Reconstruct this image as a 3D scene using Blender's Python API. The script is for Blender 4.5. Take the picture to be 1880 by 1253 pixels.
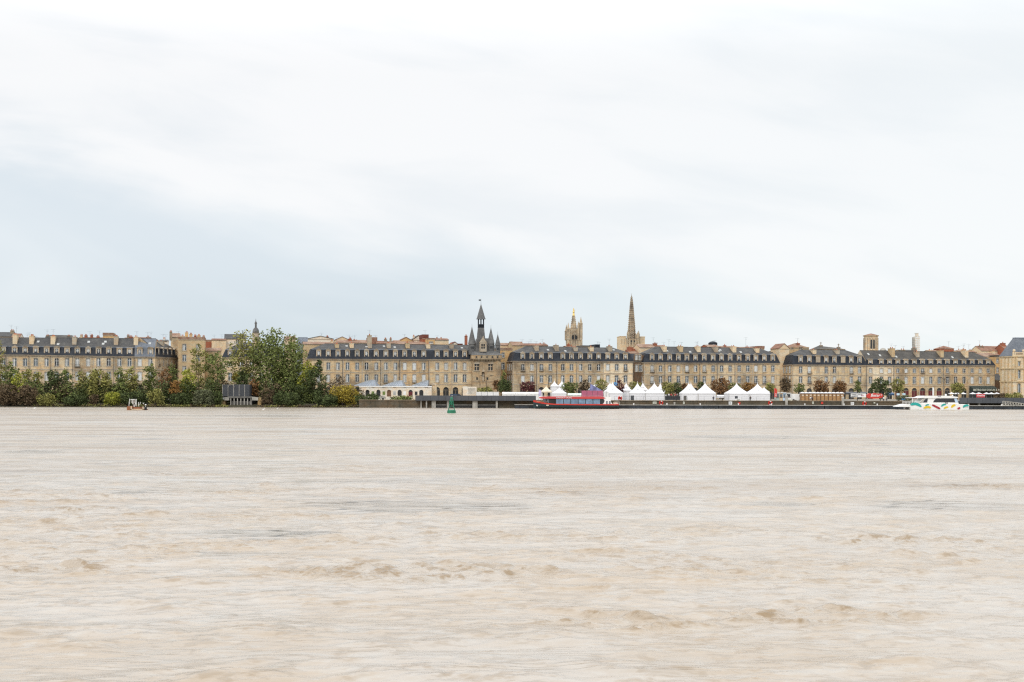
import bpy, math, random
import numpy as np
from mathutils import Matrix, Vector
R = math.radians
random.seed(7); rng = np.random.default_rng(7)
for o in list(bpy.data.objects): bpy.data.objects.remove(o, do_unlink=True)
C = bpy.context.scene.collection
sc = bpy.context.scene
# ------------------------------------------------------------------ camera
F, HC, HY = 2300.0, 5.6, 717.0        # focal length in photo pixels, eye height above the water, horizon row
SR = 0.00213; CR = math.sqrt(1 - SR * SR)
cam_d = bpy.data.cameras.new("camera"); cam = bpy.data.objects.new("camera", cam_d); C.objects.link(cam)
cam_d.sensor_width = 36; cam_d.lens = 36 * F / 1880; cam_d.shift_y = (HY - 626.5) / 1880
cam_d.clip_start = 0.5; cam_d.clip_end = 9000
cam.matrix_world = Matrix(((CR, -SR, 0, 0), (0, 0, -1, 0), (SR, CR, 0, HC), (0, 0, 0, 1)))
sc.camera = cam
sc.cycles.use_denoising = False; sc.cycles.filter_width = 1.25
# ------------------------------------------------------------------ world, sun, exposure
SUN_EL, SUN_AZ = 38, 200              # azimuth clockwise from +Y (sun behind the camera)
w = bpy.data.worlds.new("World"); sc.world = w; w.use_nodes = True
nt = w.node_tree; nt.nodes.clear()
def N(tree, typ, **kw):
    n = tree.nodes.new(typ)
    for k, v in kw.items(): setattr(n, k, v)
    return n
def sock(tree, s, v):
    if isinstance(v, bpy.types.NodeSocket): tree.links.new(v, s)
    else: s.default_value = v
def M(tree, op, a, b=0.0, c=0.0):
    n = N(tree, 'ShaderNodeMath', operation=op)
    for i, v in enumerate((a, b, c)): sock(tree, n.inputs[i], v)
    return n.outputs[0]
def MIX(tree, f, a, b, blend='MIX'):
    n = N(tree, 'ShaderNodeMix', data_type='RGBA', blend_type=blend)
    sock(tree, n.inputs[0], f); sock(tree, n.inputs[6], a); sock(tree, n.inputs[7], b)
    return n.outputs[2]
def SM(tree, v, lo, hi, o0=0.0, o1=1.0):
    n = N(tree, 'ShaderNodeMapRange', interpolation_type='SMOOTHSTEP')
    sock(tree, n.inputs[0], v); n.inputs[1].default_value = lo; n.inputs[2].default_value = hi
    n.inputs[3].default_value = o0; n.inputs[4].default_value = o1
    return n.outputs[0]
def NOISE(tree, vec, scale, detail=4.0, rough=0.55, dist=0.0):
    n = N(tree, 'ShaderNodeTexNoise')
    if vec is not None: tree.links.new(vec, n.inputs['Vector'])
    n.inputs['Scale'].default_value = scale; n.inputs['Detail'].default_value = detail
    n.inputs['Roughness'].default_value = rough; n.inputs['Distortion'].default_value = dist
    return n.outputs['Fac']
def MAPV(tree, vec, s):
    n = N(tree, 'ShaderNodeVectorMath', operation='MULTIPLY'); tree.links.new(vec, n.inputs[0]); n.inputs[1].default_value = s
    return n.outputs[0]
tc = N(nt, 'ShaderNodeTexCoord'); sx = N(nt, 'ShaderNodeSeparateXYZ'); nt.links.new(tc.outputs['Generated'], sx.inputs[0])
yy = M(nt, 'ADD', M(nt, 'ABSOLUTE', sx.outputs[1]), 0.06)
sa = M(nt, 'DIVIDE', sx.outputs[0], yy); se = M(nt, 'DIVIDE', sx.outputs[2], yy)
cb = N(nt, 'ShaderNodeCombineXYZ'); nt.links.new(sa, cb.inputs[0]); nt.links.new(M(nt, 'ADD', M(nt, 'MULTIPLY', se, 2.5), M(nt, 'MULTIPLY', sa, 0.4)), cb.inputs[1]); cb.inputs[2].default_value = 3.1
n1 = NOISE(nt, cb.outputs[0], 2.2, 5, 0.5, 0.4); n2 = NOISE(nt, MAPV(nt, cb.outputs[0], (1, 1.6, 1)), 5.0, 5, 0.5, 0.3)
n3 = NOISE(nt, MAPV(nt, cb.outputs[0], (1, 1.0, 2)), 3.4, 3, 0.5, 0.6)
edge = M(nt, 'MULTIPLY_ADD', sa, -0.19, 0.107)                 # the upper edge of the low blue-grey cloud bank
edge = M(nt, 'ADD', edge, M(nt, 'MULTIPLY_ADD', n1, 0.22, -0.11))
edge = M(nt, 'ADD', edge, M(nt, 'MULTIPLY_ADD', n2, 0.11, -0.055))
d = M(nt, 'SUBTRACT', edge, se)
bank = SM(nt, d, -0.012, 0.05)
low = SM(nt, se, 0.0, 0.13)
rightw = SM(nt, sa, -0.15, 0.42)
bcol = MIX(nt, low, (0.635, 0.725, 0.79, 1), (0.76, 0.83, 0.885, 1))
bcol = MIX(nt, rightw, bcol, (0.82, 0.925, 0.94, 1))
bcol = MIX(nt, M(nt, 'MULTIPLY', SM(nt, n3, 0.36, 0.62), M(nt, 'MULTIPLY_ADD', low, 0.5, 0.25)), bcol, (0.90, 0.945, 0.97, 1))
hi = MIX(nt, SM(nt, n2, 0.42, 0.72), (0.985, 0.99, 0.995, 1), (0.885, 0.915, 0.94, 1))
hi = MIX(nt, M(nt, 'MULTIPLY', rightw, 0.4), hi, (0.92, 0.97, 0.98, 1))
skyc = MIX(nt, bank, hi, bcol)
gain = M(nt, 'ADD', SM(nt, sx.outputs[2], 0.235, 0.42, 1.0, 1.55), SM(nt, sx.outputs[2], 0.45, 0.95, 0.0, 0.3))
mul = N(nt, 'ShaderNodeVectorMath', operation='SCALE'); nt.links.new(skyc, mul.inputs[0]); nt.links.new(M(nt, 'MULTIPLY', gain, 10.0), mul.inputs['Scale'])
sky = N(nt, 'ShaderNodeTexSky', sky_type='NISHITA', sun_disc=False); sky.sun_elevation = R(SUN_EL); sky.sun_rotation = R(SUN_AZ)
wcol = MIX(nt, 0.94, sky.outputs[0], mul.outputs[0])
bg = N(nt, 'ShaderNodeBackground'); nt.links.new(wcol, bg.inputs[0]); bg.inputs[1].default_value = 0.1
ow = N(nt, 'ShaderNodeOutputWorld'); nt.links.new(bg.outputs[0], ow.inputs[0])
sl = bpy.data.lights.new("sun", 'SUN'); sl.energy = 1.1; sl.angle = R(14); sl.color = (1, 0.95, 0.88)
so = bpy.data.objects.new("sun", sl); C.objects.link(so)
sd = Vector((math.sin(R(SUN_AZ)) * math.cos(R(SUN_EL)), math.cos(R(SUN_AZ)) * math.cos(R(SUN_EL)), math.sin(R(SUN_EL))))
so.rotation_euler = sd.to_track_quat('Z', 'Y').to_euler()
sc.view_settings.view_transform = 'Standard'; sc.view_settings.look = 'None'; sc.view_settings.exposure = 0.0; sc.view_settings.gamma = 1
# ------------------------------------------------------------------ placing: photo pixel + distance -> metres
def P(px, py, D):
    a = (px - 940) / F; b = (HY - py) / F
    return Vector(((a * CR - b * SR) * D, D, HC + (a * SR + b * CR) * D))
def ZP(px, py, D): return P(px, py, D).z
G = 2.2                                # quay level above the water
# ------------------------------------------------------------------ mesh builder
class MB:
    def __init__(s): s.v = []; s.f = []; s.m = []
    def face(s, pts, m=0):
        k = len(s.v); s.v += [tuple(p) for p in pts]; s.f.append(tuple(range(k, k + len(pts)))); s.m.append(m)
    def box(s, x0, x1, y0, y1, z0, z1, m=0):
        k = len(s.v)
        s.v += [(x0, y0, z0), (x1, y0, z0), (x1, y1, z0), (x0, y1, z0), (x0, y0, z1), (x1, y0, z1), (x1, y1, z1), (x0, y1, z1)]
        for q in ((3, 2, 1, 0), (4, 5, 6, 7), (0, 1, 5, 4), (1, 2, 6, 5), (2, 3, 7, 6), (3, 0, 4, 7)):
            s.f.append(tuple(k + i for i in q)); s.m.append(m)
    def prism(s, prof, y0, y1, m=0):   # polygon in x,z extruded along y
        n = len(prof); k = len(s.v)
        s.v += [(x, y0, z) for x, z in prof] + [(x, y1, z) for x, z in prof]
        s.f.append(tuple(range(k, k + n))); s.m.append(m); s.f.append(tuple(range(k + 2 * n - 1, k + n - 1, -1))); s.m.append(m)
        for i in range(n):
            j = (i + 1) % n; s.f.append((k + i, k + n + i, k + n + j, k + j)); s.m.append(m)
    def prismx(s, prof, x0, x1, m=0):  # polygon in y,z extruded along x
        n = len(prof); k = len(s.v)
        s.v += [(x0, y, z) for y, z in prof] + [(x1, y, z) for y, z in prof]
        s.f.append(tuple(range(k + n - 1, k - 1, -1))); s.m.append(m); s.f.append(tuple(range(k + n, k + 2 * n))); s.m.append(m)
        for i in range(n):
            j = (i + 1) % n; s.f.append((k + i, k + j, k + n + j, k + n + i)); s.m.append(m)
    def lathe(s, prof, cx=0, cy=0, n=12, m=0, rot=0.0, sy=1.0):   # prof: list of (radius, z)
        k = len(s.v)
        for r, z in prof:
            for i in range(n):
                a = 2 * math.pi * i / n + rot; s.v.append((cx + r * math.cos(a), cy + sy * r * math.sin(a), z))
        for q in range(len(prof) - 1):
            for i in range(n):
                j = (i + 1) % n; b = k + q * n
                s.f.append((b + i, b + j, b + n + j, b + n + i)); s.m.append(m)
        if prof[0][0] > 1e-4: s.f.append(tuple(k + n - 1 - i for i in range(n))); s.m.append(m)
        if prof[-1][0] > 1e-4: s.f.append(tuple(k + (len(prof) - 1) * n + i for i in range(n))); s.m.append(m)
    def bar(s, p0, p1, r, r2=None, n=5, m=0):
        p0 = Vector(p0); p1 = Vector(p1); d = (p1 - p0)
        if d.length < 1e-6: return
        u = d.normalized().orthogonal().normalized(); t = d.normalized().cross(u); r2 = r if r2 is None else r2; k = len(s.v)
        for p, q in ((p0, r), (p1, r2)):
            for i in range(n):
                a = 2 * math.pi * i / n; s.v.append(tuple(p + u * q * math.cos(a) + t * q * math.sin(a)))
        for i in range(n):
            j = (i + 1) % n; s.f.append((k + i, k + j, k + n + j, k + n + i)); s.m.append(m)
        s.f.append(tuple(k + n - 1 - i for i in range(n))); s.m.append(m); s.f.append(tuple(k + n + i for i in range(n))); s.m.append(m)
    def loft(s, rings, m=0, caps=True):
        k = len(s.v); n = len(rings[0])
        for r in rings: s.v += [tuple(p) for p in r]
        for q in range(len(rings) - 1):
            for i in range(n):
                j = (i + 1) % n; b = k + q * n
                s.f.append((b + i, b + j, b + n + j, b + n + i)); s.m.append(m)
        if caps:
            s.f.append(tuple(k + n - 1 - i for i in range(n))); s.m.append(m)
            s.f.append(tuple(k + (len(rings) - 1) * n + i for i in range(n))); s.m.append(m)
    def mesh(s, name, mats, smooth=False):
        me = bpy.data.meshes.new(name); me.from_pydata(s.v, [], s.f)
        for m in (mats if isinstance(mats, (list, tuple)) else [mats]): me.materials.append(m)
        me.polygons.foreach_set('material_index', s.m)
        if smooth: me.polygons.foreach_set('use_smooth', [True] * len(s.f))
        me.update(); return me
    def build(s, name, mats, parent=None, loc=(0, 0, 0), smooth=False):
        return put(name, s.mesh(name, mats, smooth), parent, loc)
def put(name, me, parent=None, loc=(0, 0, 0), rz=0.0):
    o = bpy.data.objects.new(name, me); C.objects.link(o); o.parent = parent; o.location = loc
    if rz: o.rotation_euler = (0, 0, rz)
    return o
def tag(o, label, cat, group=None, kind=None):
    o['label'] = label; o['category'] = cat
    if group: o['group'] = group
    if kind: o['kind'] = kind
    return o
def thing(name, label, cat, loc=(0, 0, 0), rz=0.0, group=None):
    o = bpy.data.objects.new(name, None); C.objects.link(o); o.location = loc; o.rotation_euler = (0, 0, rz); o.empty_display_size = 1
    return tag(o, label, cat, group)
def struct(name, mb, mats, smooth=False):
    o = mb.build(name, mats, smooth=smooth); o['kind'] = 'structure'; return o
def copy_thing(root, loc, label, group=None, rz=None):
    r = root.copy(); C.objects.link(r); r.location = loc; r['label'] = label
    if group: r['group'] = group
    if rz is not None: r.rotation_euler = (0, 0, rz)
    for ch in list(root.children):
        c = ch.copy(); C.objects.link(c); c.parent = r
        for g in ch.children:
            e = g.copy(); C.objects.link(e); e.parent = c
    return r
class L:                                # a local frame standing at a pixel column and a distance
    def __init__(s, px, D, z=G): s.px = px; s.D = D; s.z = z; s.o = P(px, HY, D); s.k = D / F
    @property
    def loc(s): return (s.o.x, s.D, s.z)
    def x(s, px): return (px - s.px) * s.k
    def h(s, py): return ZP(s.px, py, s.D) - s.z
    def at(s, px, py): return (s.x(px), s.h(py))
# ------------------------------------------------------------------ materials
def newmat(name):
    m = bpy.data.materials.new(name); m.use_nodes = True; t = m.node_tree
    return m, t, t.nodes['Principled BSDF']
def plain(name, col, rough=0.6, metal=0.0, spec=0.3, var=0.18, scale=1.5, bump=0.0):
    m, t, b = newmat(name)
    g = N(t, 'ShaderNodeNewGeometry'); n = NOISE(t, g.outputs['Position'], scale, 4)
    f = SM(t, n, 0.3, 0.7, 1 - var, 1 + var)
    v = N(t, 'ShaderNodeVectorMath', operation='SCALE'); v.inputs[0].default_value = col[:3]; t.links.new(f, v.inputs['Scale'])
    t.links.new(v.outputs[0], b.inputs['Base Color'])
    b.inputs['Roughness'].default_value = rough; b.inputs['Metallic'].default_value = metal; b.inputs['Specular IOR Level'].default_value = spec
    return m
def stone(name, col, dark=(0.16, 0.13, 0.10), amt=0.55, block=True):
    m, t, b = newmat(name)
    g = N(t, 'ShaderNodeNewGeometry'); pos = g.outputs['Position']
    big = NOISE(t, pos, 0.16, 5, 0.6); streak = NOISE(t, MAPV(t, pos, (1.6, 1.6, 0.22)), 0.8, 5, 0.65)
    fine = NOISE(t, pos, 2.6, 3, 0.6); hue = NOISE(t, MAPV(t, pos, (1, 1, 2.4)), 0.45, 3, 0.6)
    c = MIX(t, SM(t, hue, 0.35, 0.68), (col[0], col[1], col[2], 1), (col[0] * 1.06, col[1] * 0.90, col[2] * 0.76, 1))
    c = MIX(t, SM(t, big, 0.42, 0.72, 0, amt), c, (dark[0], dark[1], dark[2], 1))
    c = MIX(t, SM(t, streak, 0.5, 0.76, 0, amt), c, (dark[0] * .8, dark[1] * .8, dark[2] * .8, 1))
    if block:
        br = N(t, 'ShaderNodeTexBrick'); xz = N(t, 'ShaderNodeSeparateXYZ'); t.links.new(pos, xz.inputs[0])
        cc = N(t, 'ShaderNodeCombineXYZ'); t.links.new(xz.outputs[0], cc.inputs[0]); t.links.new(xz.outputs[2], cc.inputs[1]); t.links.new(cc.outputs[0], br.inputs['Vector'])
        br.inputs['Scale'].default_value = 1.0; br.inputs['Brick Width'].default_value = 0.95; br.inputs['Row Height'].default_value = 0.38; br.inputs['Mortar Size'].default_value = 0.02
        br.inputs['Color1'].default_value = (0.84, 0.84, 0.84, 1); br.inputs['Color2'].default_value = (1.12, 1.1, 1.06, 1); br.inputs['Mortar'].default_value = (0.7, 0.68, 0.65, 1)
        c = MIX(t, 0.7, c, br.outputs['Color'], 'MULTIPLY')
    f = SM(t, fine, 0.3, 0.7, 0.88, 1.1)
    v = N(t, 'ShaderNodeVectorMath', operation='SCALE'); t.links.new(c, v.inputs[0]); t.links.new(f, v.inputs['Scale'])
    t.links.new(v.outputs[0], b.inputs['Base Color']); b.inputs['Roughness'].default_value = 0.9; b.inputs['Specular IOR Level'].default_value = 0.15
    return m
def slate(name, col, light, row=0.35, amt=0.6, rough=0.55):
    m, t, b = newmat(name); g = N(t, 'ShaderNodeNewGeometry'); pos = g.outputs['Position']
    n1 = NOISE(t, pos, 0.35, 5, 0.65); n2 = NOISE(t, MAPV(t, pos, (1, 1, 3)), 2.2, 3, 0.6); n3 = NOISE(t, MAPV(t, pos, (2.5, 2.5, 0.5)), 0.7, 3)
    c = MIX(t, SM(t, n1, 0.35, 0.7, 0, amt), (*col, 1), (*light, 1)); c = MIX(t, SM(t, n3, 0.5, 0.75, 0, amt * .7), c, (*light, 1))
    v = N(t, 'ShaderNodeVectorMath', operation='SCALE'); t.links.new(c, v.inputs[0]); t.links.new(SM(t, n2, 0.3, 0.7, 0.72, 1.3), v.inputs['Scale'])
    t.links.new(v.outputs[0], b.inputs['Base Color']); b.inputs['Roughness'].default_value = rough; b.inputs['Specular IOR Level'].default_value = 0.2
    return m
MS = [stone('stone_a', (0.58, 0.48, 0.325), amt=.6), stone('stone_b', (0.50, 0.415, 0.29), amt=0.85), stone('stone_c', (0.65, 0.555, 0.395), amt=0.4),
      stone('stone_d', (0.57, 0.45, 0.285), amt=0.7), stone('stone_clean', (0.72, 0.635, 0.485), amt=0.15)]
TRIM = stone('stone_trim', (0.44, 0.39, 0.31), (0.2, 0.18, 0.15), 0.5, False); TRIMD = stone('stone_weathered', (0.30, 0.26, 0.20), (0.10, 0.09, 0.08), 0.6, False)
CREAM = stone('cream_render', (0.68, 0.58, 0.42), (0.35, 0.29, 0.2), 0.3, False); WHITEW = stone('white_render', (0.72, 0.68, 0.60), (0.4, 0.37, 0.3), 0.3, False)
TAN = stone('tan_render', (0.52, 0.42, 0.27), (0.28, 0.22, 0.14), 0.5, False); BRICKW = stone('red_brick', (0.34, 0.13, 0.08), (0.14, 0.07, 0.05), 0.5, False)
BROWNW = stone('brown_wall', (0.17, 0.12, 0.085), (0.07, 0.05, 0.04), 0.5); OCHRE = stone('ochre_render', (0.62, 0.44, 0.23), (0.36, 0.24, 0.12), 0.4, False)
GSTONE = stone('gothic_stone', (0.50, 0.43, 0.32), (0.17, 0.14, 0.11), 0.85, False); GATE = stone('gate_stone', (0.42, 0.335, 0.225), (0.15, 0.12, 0.09), 0.8); GDARK = stone('soot_stone', (0.30, 0.255, 0.20), (0.11, 0.09, 0.075), 0.8, False)
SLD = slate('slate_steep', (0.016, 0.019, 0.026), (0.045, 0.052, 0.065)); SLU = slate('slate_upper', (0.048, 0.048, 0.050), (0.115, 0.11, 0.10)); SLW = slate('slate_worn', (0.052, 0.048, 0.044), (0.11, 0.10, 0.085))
SLB = slate('slate_blue', (0.12, 0.135, 0.16), (0.19, 0.205, 0.23)); ZINC = slate('zinc_sheet', (0.20, 0.235, 0.285), (0.32, 0.36, 0.42), rough=0.4); SLGATE = slate('slate_gate', (0.10, 0.10, 0.10), (0.22, 0.215, 0.205))
TILE = slate('clay_tile', (0.23, 0.125, 0.085), (0.36, 0.275, 0.21), amt=0.8, rough=0.85); TILEB = slate('brown_tile', (0.20, 0.10, 0.07), (0.34, 0.21, 0.15), amt=0.8, rough=0.85); TILER = slate('red_tile', (0.13, 0.04, 0.03), (0.2, 0.08, 0.06), rough=0.8)
WHITE = plain('white_paint', (0.80, 0.80, 0.79), 0.5, var=0.06); WFRAME = plain('window_white', (0.74, 0.74, 0.72), 0.5, var=0.1, scale=0.4)
GLS = plain('glass_sky', (0.10, 0.125, 0.145), 0.12, spec=0.6, var=0.35, scale=0.5); GLD = plain('glass_dark', (0.025, 0.027, 0.03), 0.1, spec=0.5, var=0.2); GLC = plain('glass_curtain', (0.42, 0.43, 0.42), 0.3, var=0.15, scale=0.7)  # glass_sky: the pale sky reflection is put into the pane colour
SHUT = plain('shutter_white', (0.62, 0.64, 0.64), 0.6, var=0.1); IRON = plain('black_iron', (0.02, 0.02, 0.022), 0.5); DGREY = plain('dark_grey_metal', (0.075, 0.08, 0.09), 0.55, var=0.15, scale=0.4)
POT = plain('terracotta_pot', (0.40, 0.16, 0.09), 0.8); DOORR = plain('dark_red_door', (0.12, 0.022, 0.025), 0.5); DOORB = plain('brown_door', (0.16, 0.085, 0.05), 0.6); DOORD = plain('dark_door', (0.03, 0.03, 0.03), 0.4)
GOLD = plain('gilded', (0.85, 0.62, 0.22), 0.35, metal=0.6, var=0.1); PVC = plain('white_tent_fabric', (0.74, 0.74, 0.76), 0.6, var=0.03); PVCB = plain('cream_tent_fabric', (0.72, 0.64, 0.50), 0.7, var=0.1)
CONC = plain('concrete', (0.38, 0.36, 0.32), 0.85, var=0.25, scale=0.6); CONCD = plain('dark_concrete', (0.13, 0.125, 0.115), 0.85, var=0.3, scale=0.6)
RED = plain('red_paint', (0.55, 0.05, 0.035), 0.4, var=0.08); REDD = plain('deep_red_paint', (0.35, 0.025, 0.04), 0.4, var=0.1); PINK = plain('pink_fabric', (0.42, 0.12, 0.19), 0.7, var=0.08); BLUE = plain('blue_paint', (0.10, 0.30, 0.55), 0.5)
# ------------------------------------------------------------------ water
def water_mat():
    m, t, b = newmat('silty_river_water'); g = N(t, 'ShaderNodeNewGeometry'); pos = g.outputs['Position']
    A = lambda n: (lambda q: (setattr(q, 'attribute_name', n), q.outputs['Fac'])[1])(N(t, 'ShaderNodeAttribute'))
    patch, slick, far, cst = A('boil'), A('slick'), A('far'), A('crest')   # silty eddies, smooth slicks, share of the chop that is too fine for the mesh
    mid = NOISE(t, MAPV(t, pos, (0.6, 1, 1)), 0.22, 4, 0.6, 0.6); w2 = NOISE(t, MAPV(t, pos, (0.7, 1, 1)), 1.3, 4, 0.6, 0.8); w3 = NOISE(t, MAPV(t, pos, (0.8, 1, 1)), 4.2, 4, 0.65, 0.5); w4 = NOISE(t, pos, 13.0, 3, 0.6, 0.0)
    crest = SM(t, M(t, 'ADD', M(t, 'ADD', M(t, 'MULTIPLY', w2, 0.6), M(t, 'MULTIPLY', w3, 0.4)), M(t, 'MULTIPLY', cst, 0.06)), 0.515, 0.635)
    silt_and_sheen = MIX(t, SM(t, mid, 0.36, 0.64), (0.43, 0.38, 0.325, 1), (0.40, 0.325, 0.245, 1))
    silt_and_sheen = MIX(t, M(t, 'MULTIPLY', crest, M(t, 'MULTIPLY_ADD', patch, 0.42, 0.42)), silt_and_sheen, (0.26, 0.18, 0.10, 1))  # silty crests, plus the brown of little-reflecting wave faces painted in
    w5 = NOISE(t, MAPV(t, pos, (0.5, 1, 1)), 1.9, 3, 0.6, 1.0); silt_and_sheen = MIX(t, M(t, 'MULTIPLY', SM(t, w5, 0.54, 0.66), 0.45), silt_and_sheen, (0.25, 0.19, 0.125, 1)); silt_and_sheen = MIX(t, M(t, 'MULTIPLY', SM(t, w5, 0.47, 0.36), 0.4), silt_and_sheen, (0.47, 0.445, 0.405, 1))  # brown flecks of steep, little-reflecting ripples painted in; paler flecks between
    w0 = NOISE(t, MAPV(t, pos, (0.22, 1, 1)), 0.11, 5, 0.65, 0.8); silt_and_sheen = MIX(t, M(t, 'MULTIPLY', SM(t, w0, 0.52, 0.63), M(t, 'MULTIPLY_ADD', far, 0.6, 0.08)), silt_and_sheen, (0.24, 0.165, 0.095, 1)); w00 = NOISE(t, MAPV(t, pos, (0.12, 1, 1)), 0.16, 4, 0.6, 0.6); silt_and_sheen = MIX(t, M(t, 'MULTIPLY', SM(t, M(t, 'ABSOLUTE', M(t, 'SUBTRACT', w00, 0.56)), 0.018, 0.0), M(t, 'MULTIPLY', far, 0.7)), silt_and_sheen, (0.10, 0.105, 0.11, 1)); silt_and_sheen = MIX(t, M(t, 'MULTIPLY', SM(t, w0, 0.46, 0.34), M(t, 'MULTIPLY', far, 0.6)), silt_and_sheen, (0.40, 0.40, 0.38, 1))  # silty far bands; dark and silvery reflection streaks painted over them
    silt_and_sheen = MIX(t, M(t, 'MULTIPLY', slick, 0.4), silt_and_sheen, (0.34, 0.31, 0.27, 1))
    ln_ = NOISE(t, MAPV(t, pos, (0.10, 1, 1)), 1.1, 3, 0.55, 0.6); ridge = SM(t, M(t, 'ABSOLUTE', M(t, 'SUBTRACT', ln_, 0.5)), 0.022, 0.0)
    silt_and_sheen = MIX(t, M(t, 'MULTIPLY', ridge, M(t, 'MULTIPLY', SM(t, slick, 0.3, 0.8), 0.85)), silt_and_sheen, (0.035, 0.038, 0.042, 1))  # dark reflections along slick ripple lines painted into the colour
    t.links.new(silt_and_sheen, b.inputs['Base Color'])
    t.links.new(M(t, 'ADD', M(t, 'MULTIPLY_ADD', slick, -0.05, 0.13), M(t, 'MULTIPLY', far, 0.14)), b.inputs['Roughness']); b.inputs['IOR'].default_value = 1.33; b.inputs['Specular IOR Level'].default_value = 0.5
    k = M(t, 'MULTIPLY_ADD', patch, 0.9, 0.35)
    h = M(t, 'MULTIPLY', M(t, 'MULTIPLY', w2, k), M(t, 'MULTIPLY', far, 0.26))
    h = M(t, 'ADD', h, M(t, 'MULTIPLY', w0, M(t, 'MULTIPLY', far, 0.9)))
    h = M(t, 'ADD', h, M(t, 'MULTIPLY', M(t, 'MULTIPLY', w3, k), 0.05)); h = M(t, 'ADD', h, M(t, 'MULTIPLY', w4, 0.003)); h = M(t, 'ADD', h, M(t, 'MULTIPLY', M(t, 'MULTIPLY', ridge, slick), -0.04))
    bp = N(t, 'ShaderNodeBump'); bp.inputs['Strength'].default_value = 1.0; bp.inputs['Distance'].default_value = 1.0; t.links.new(h, bp.inputs['Height'])
    t.links.new(bp.outputs[0], b.inputs['Normal'])
    return m
def vnoise(x, y, seed):                 # smooth lattice noise, 0..1
    r = np.random.default_rng(seed).random((256, 256)).astype(np.float32)
    xi = np.floor(x).astype(np.int64); yi = np.floor(y).astype(np.int64); fx = x - xi; fy = y - yi; fx = fx * fx * fx * (fx * (fx * 6 - 15) + 10); fy = fy * fy * fy * (fy * (fy * 6 - 15) + 10)
    a = r[xi & 255, yi & 255]; b = r[(xi + 1) & 255, yi & 255]; c = r[xi & 255, (yi + 1) & 255]; d = r[(xi + 1) & 255, (yi + 1) & 255]
    return (a * (1 - fx) + b * fx) * (1 - fy) + (c * (1 - fx) + d * fx) * fy
def fbm(x, y, seed, o=4):
    v = 0; a = 1; tot = 0
    for k in range(o): v = v + a * vnoise(x * 2 ** k + 17.3 * k, y * 2 ** k + 9.1 * k, seed + k); tot += a; a *= .55
    return v / tot
def sstep(v, a, b): q = np.clip((v - a) / (b - a), 0, 1); return q * q * (3 - 2 * q)
def build_water():
    NR, NC = 1000, 1300; D = 1 / np.linspace(1 / 18.0, 1 / 440.0, NR); a = np.linspace(-.6, .6, NC); Y = np.repeat(D[:, None], NC, 1).astype(np.float32); X = (D[:, None] * a[None, :]).astype(np.float32)
    wx = X + 3.5 * (fbm(X / 14, Y / 9, 3) - .5) * 2; wy = Y + 3.0 * (fbm(X / 12, Y / 8, 5) - .5) * 2
    big = fbm(wx / 70, wy / 30, 11, 4); med = fbm(wx / 22, wy / 9, 21, 4); base = .5 * big + .5 * med
    lo, hi_ = np.quantile(base, [.12, .80]); boil = .55 * sstep(base, hi_ - .03, hi_ + .07); slick = .25 * (1 - sstep(base, lo - .05, lo + .03))
    def spot(px, py, w_, h_):
        d_ = 5.6 * F / (py - HY); xx = (px - 940) / F * d_; rx = w_ / F * d_; ry = h_ / (py - HY) * d_; e = np.sqrt(((X - xx) / rx) ** 2 + ((Y - yy_(d_)) / ry) ** 2) + 1.3 * (med - .5) + .7 * (fbm(X / (rx * .5), Y / (ry * .5), 61, 3) - .5)
        return 1 - sstep(e, .45, 1.05)
    yy_ = lambda v: v
    for q_ in ((740, 931, 250, 13), (470, 980, 230, 17), (640, 885, 200, 9), (960, 810, 150, 5), (1400, 802, 180, 4), (1430, 925, 90, 6), (60, 832, 90, 5), (1740, 925, 170, 12), (250, 905, 160, 7), (420, 1018, 120, 10), (420, 765, 200, 2.5)): v_ = spot(*q_); slick = np.maximum(slick, v_); boil = boil * (1 - v_)
    for q_ in ((780, 1050, 330, 24), (90, 1045, 160, 14), (1250, 1040, 200, 22), (640, 862, 140, 7), (1060, 862, 90, 5), (1790, 892, 120, 7), (330, 872, 120, 5), (470, 905, 110, 6), (120, 938, 140, 7), (1150, 1140, 160, 16), (1620, 990, 200, 10), (330, 829, 160, 4), (1500, 1130, 180, 16)): v_ = spot(*q_); boil = np.maximum(boil, v_); slick = slick * (1 - v_)
    ampS = .95 + 2.0 * boil - .75 * slick; ampL = .9 + .2 * boil - .45 * slick; Z = np.zeros_like(X); r = np.random.default_rng(4); sp = np.maximum(D * D * 5.34e-5, D * .00093)[:, None]; N_ = 84; got = np.zeros_like(X)
    for i in range(N_):
        lam = .34 * (13.0 ** (i / (N_ - 1))); th = r.normal(0, .62); kx, ky = 2 * math.pi / lam * math.sin(th) * .8, 2 * math.pi / lam * math.cos(th); f = np.clip(lam / (2.2 * sp) - 1, 0, 1).astype(np.float32)
        if f.max() <= 0: continue
        n = int(np.argmin(f[:, 0] > 0)) if f.min() <= 0 else NR
        n = max(n, 1); slope = .020 if lam < 1.6 else .0125
        ph = (wx[:n] if lam > 2 else .6 * X[:n] + .4 * wx[:n]) * kx + (wy[:n] if lam > 2 else .6 * Y[:n] + .4 * wy[:n]) * ky + r.uniform(0, 6.28); Z[:n] += (ampS if lam < 1.5 else ampL)[:n] * f[:n] * slope * lam / 6.283 * (np.sin(ph) + .25 * np.cos(2 * ph)); got[:n] += f[:n] / N_
    Z *= 1 + .5 * np.clip(Z / .08, -.5, 1.0)
    Z *= sstep(.585 - np.abs(a), 0, .03)[None, :] * sstep(D, 18, 20)[:, None] * sstep(395 - D, 0, 15)[:, None]
    co = np.stack([X, Y, Z], -1).reshape(-1, 3).astype(np.float32); idx = np.arange(NR * NC).reshape(NR, NC); q = np.stack([idx[:-1, :-1], idx[:-1, 1:], idx[1:, 1:], idx[1:, :-1]], -1).reshape(-1, 4)
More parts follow.
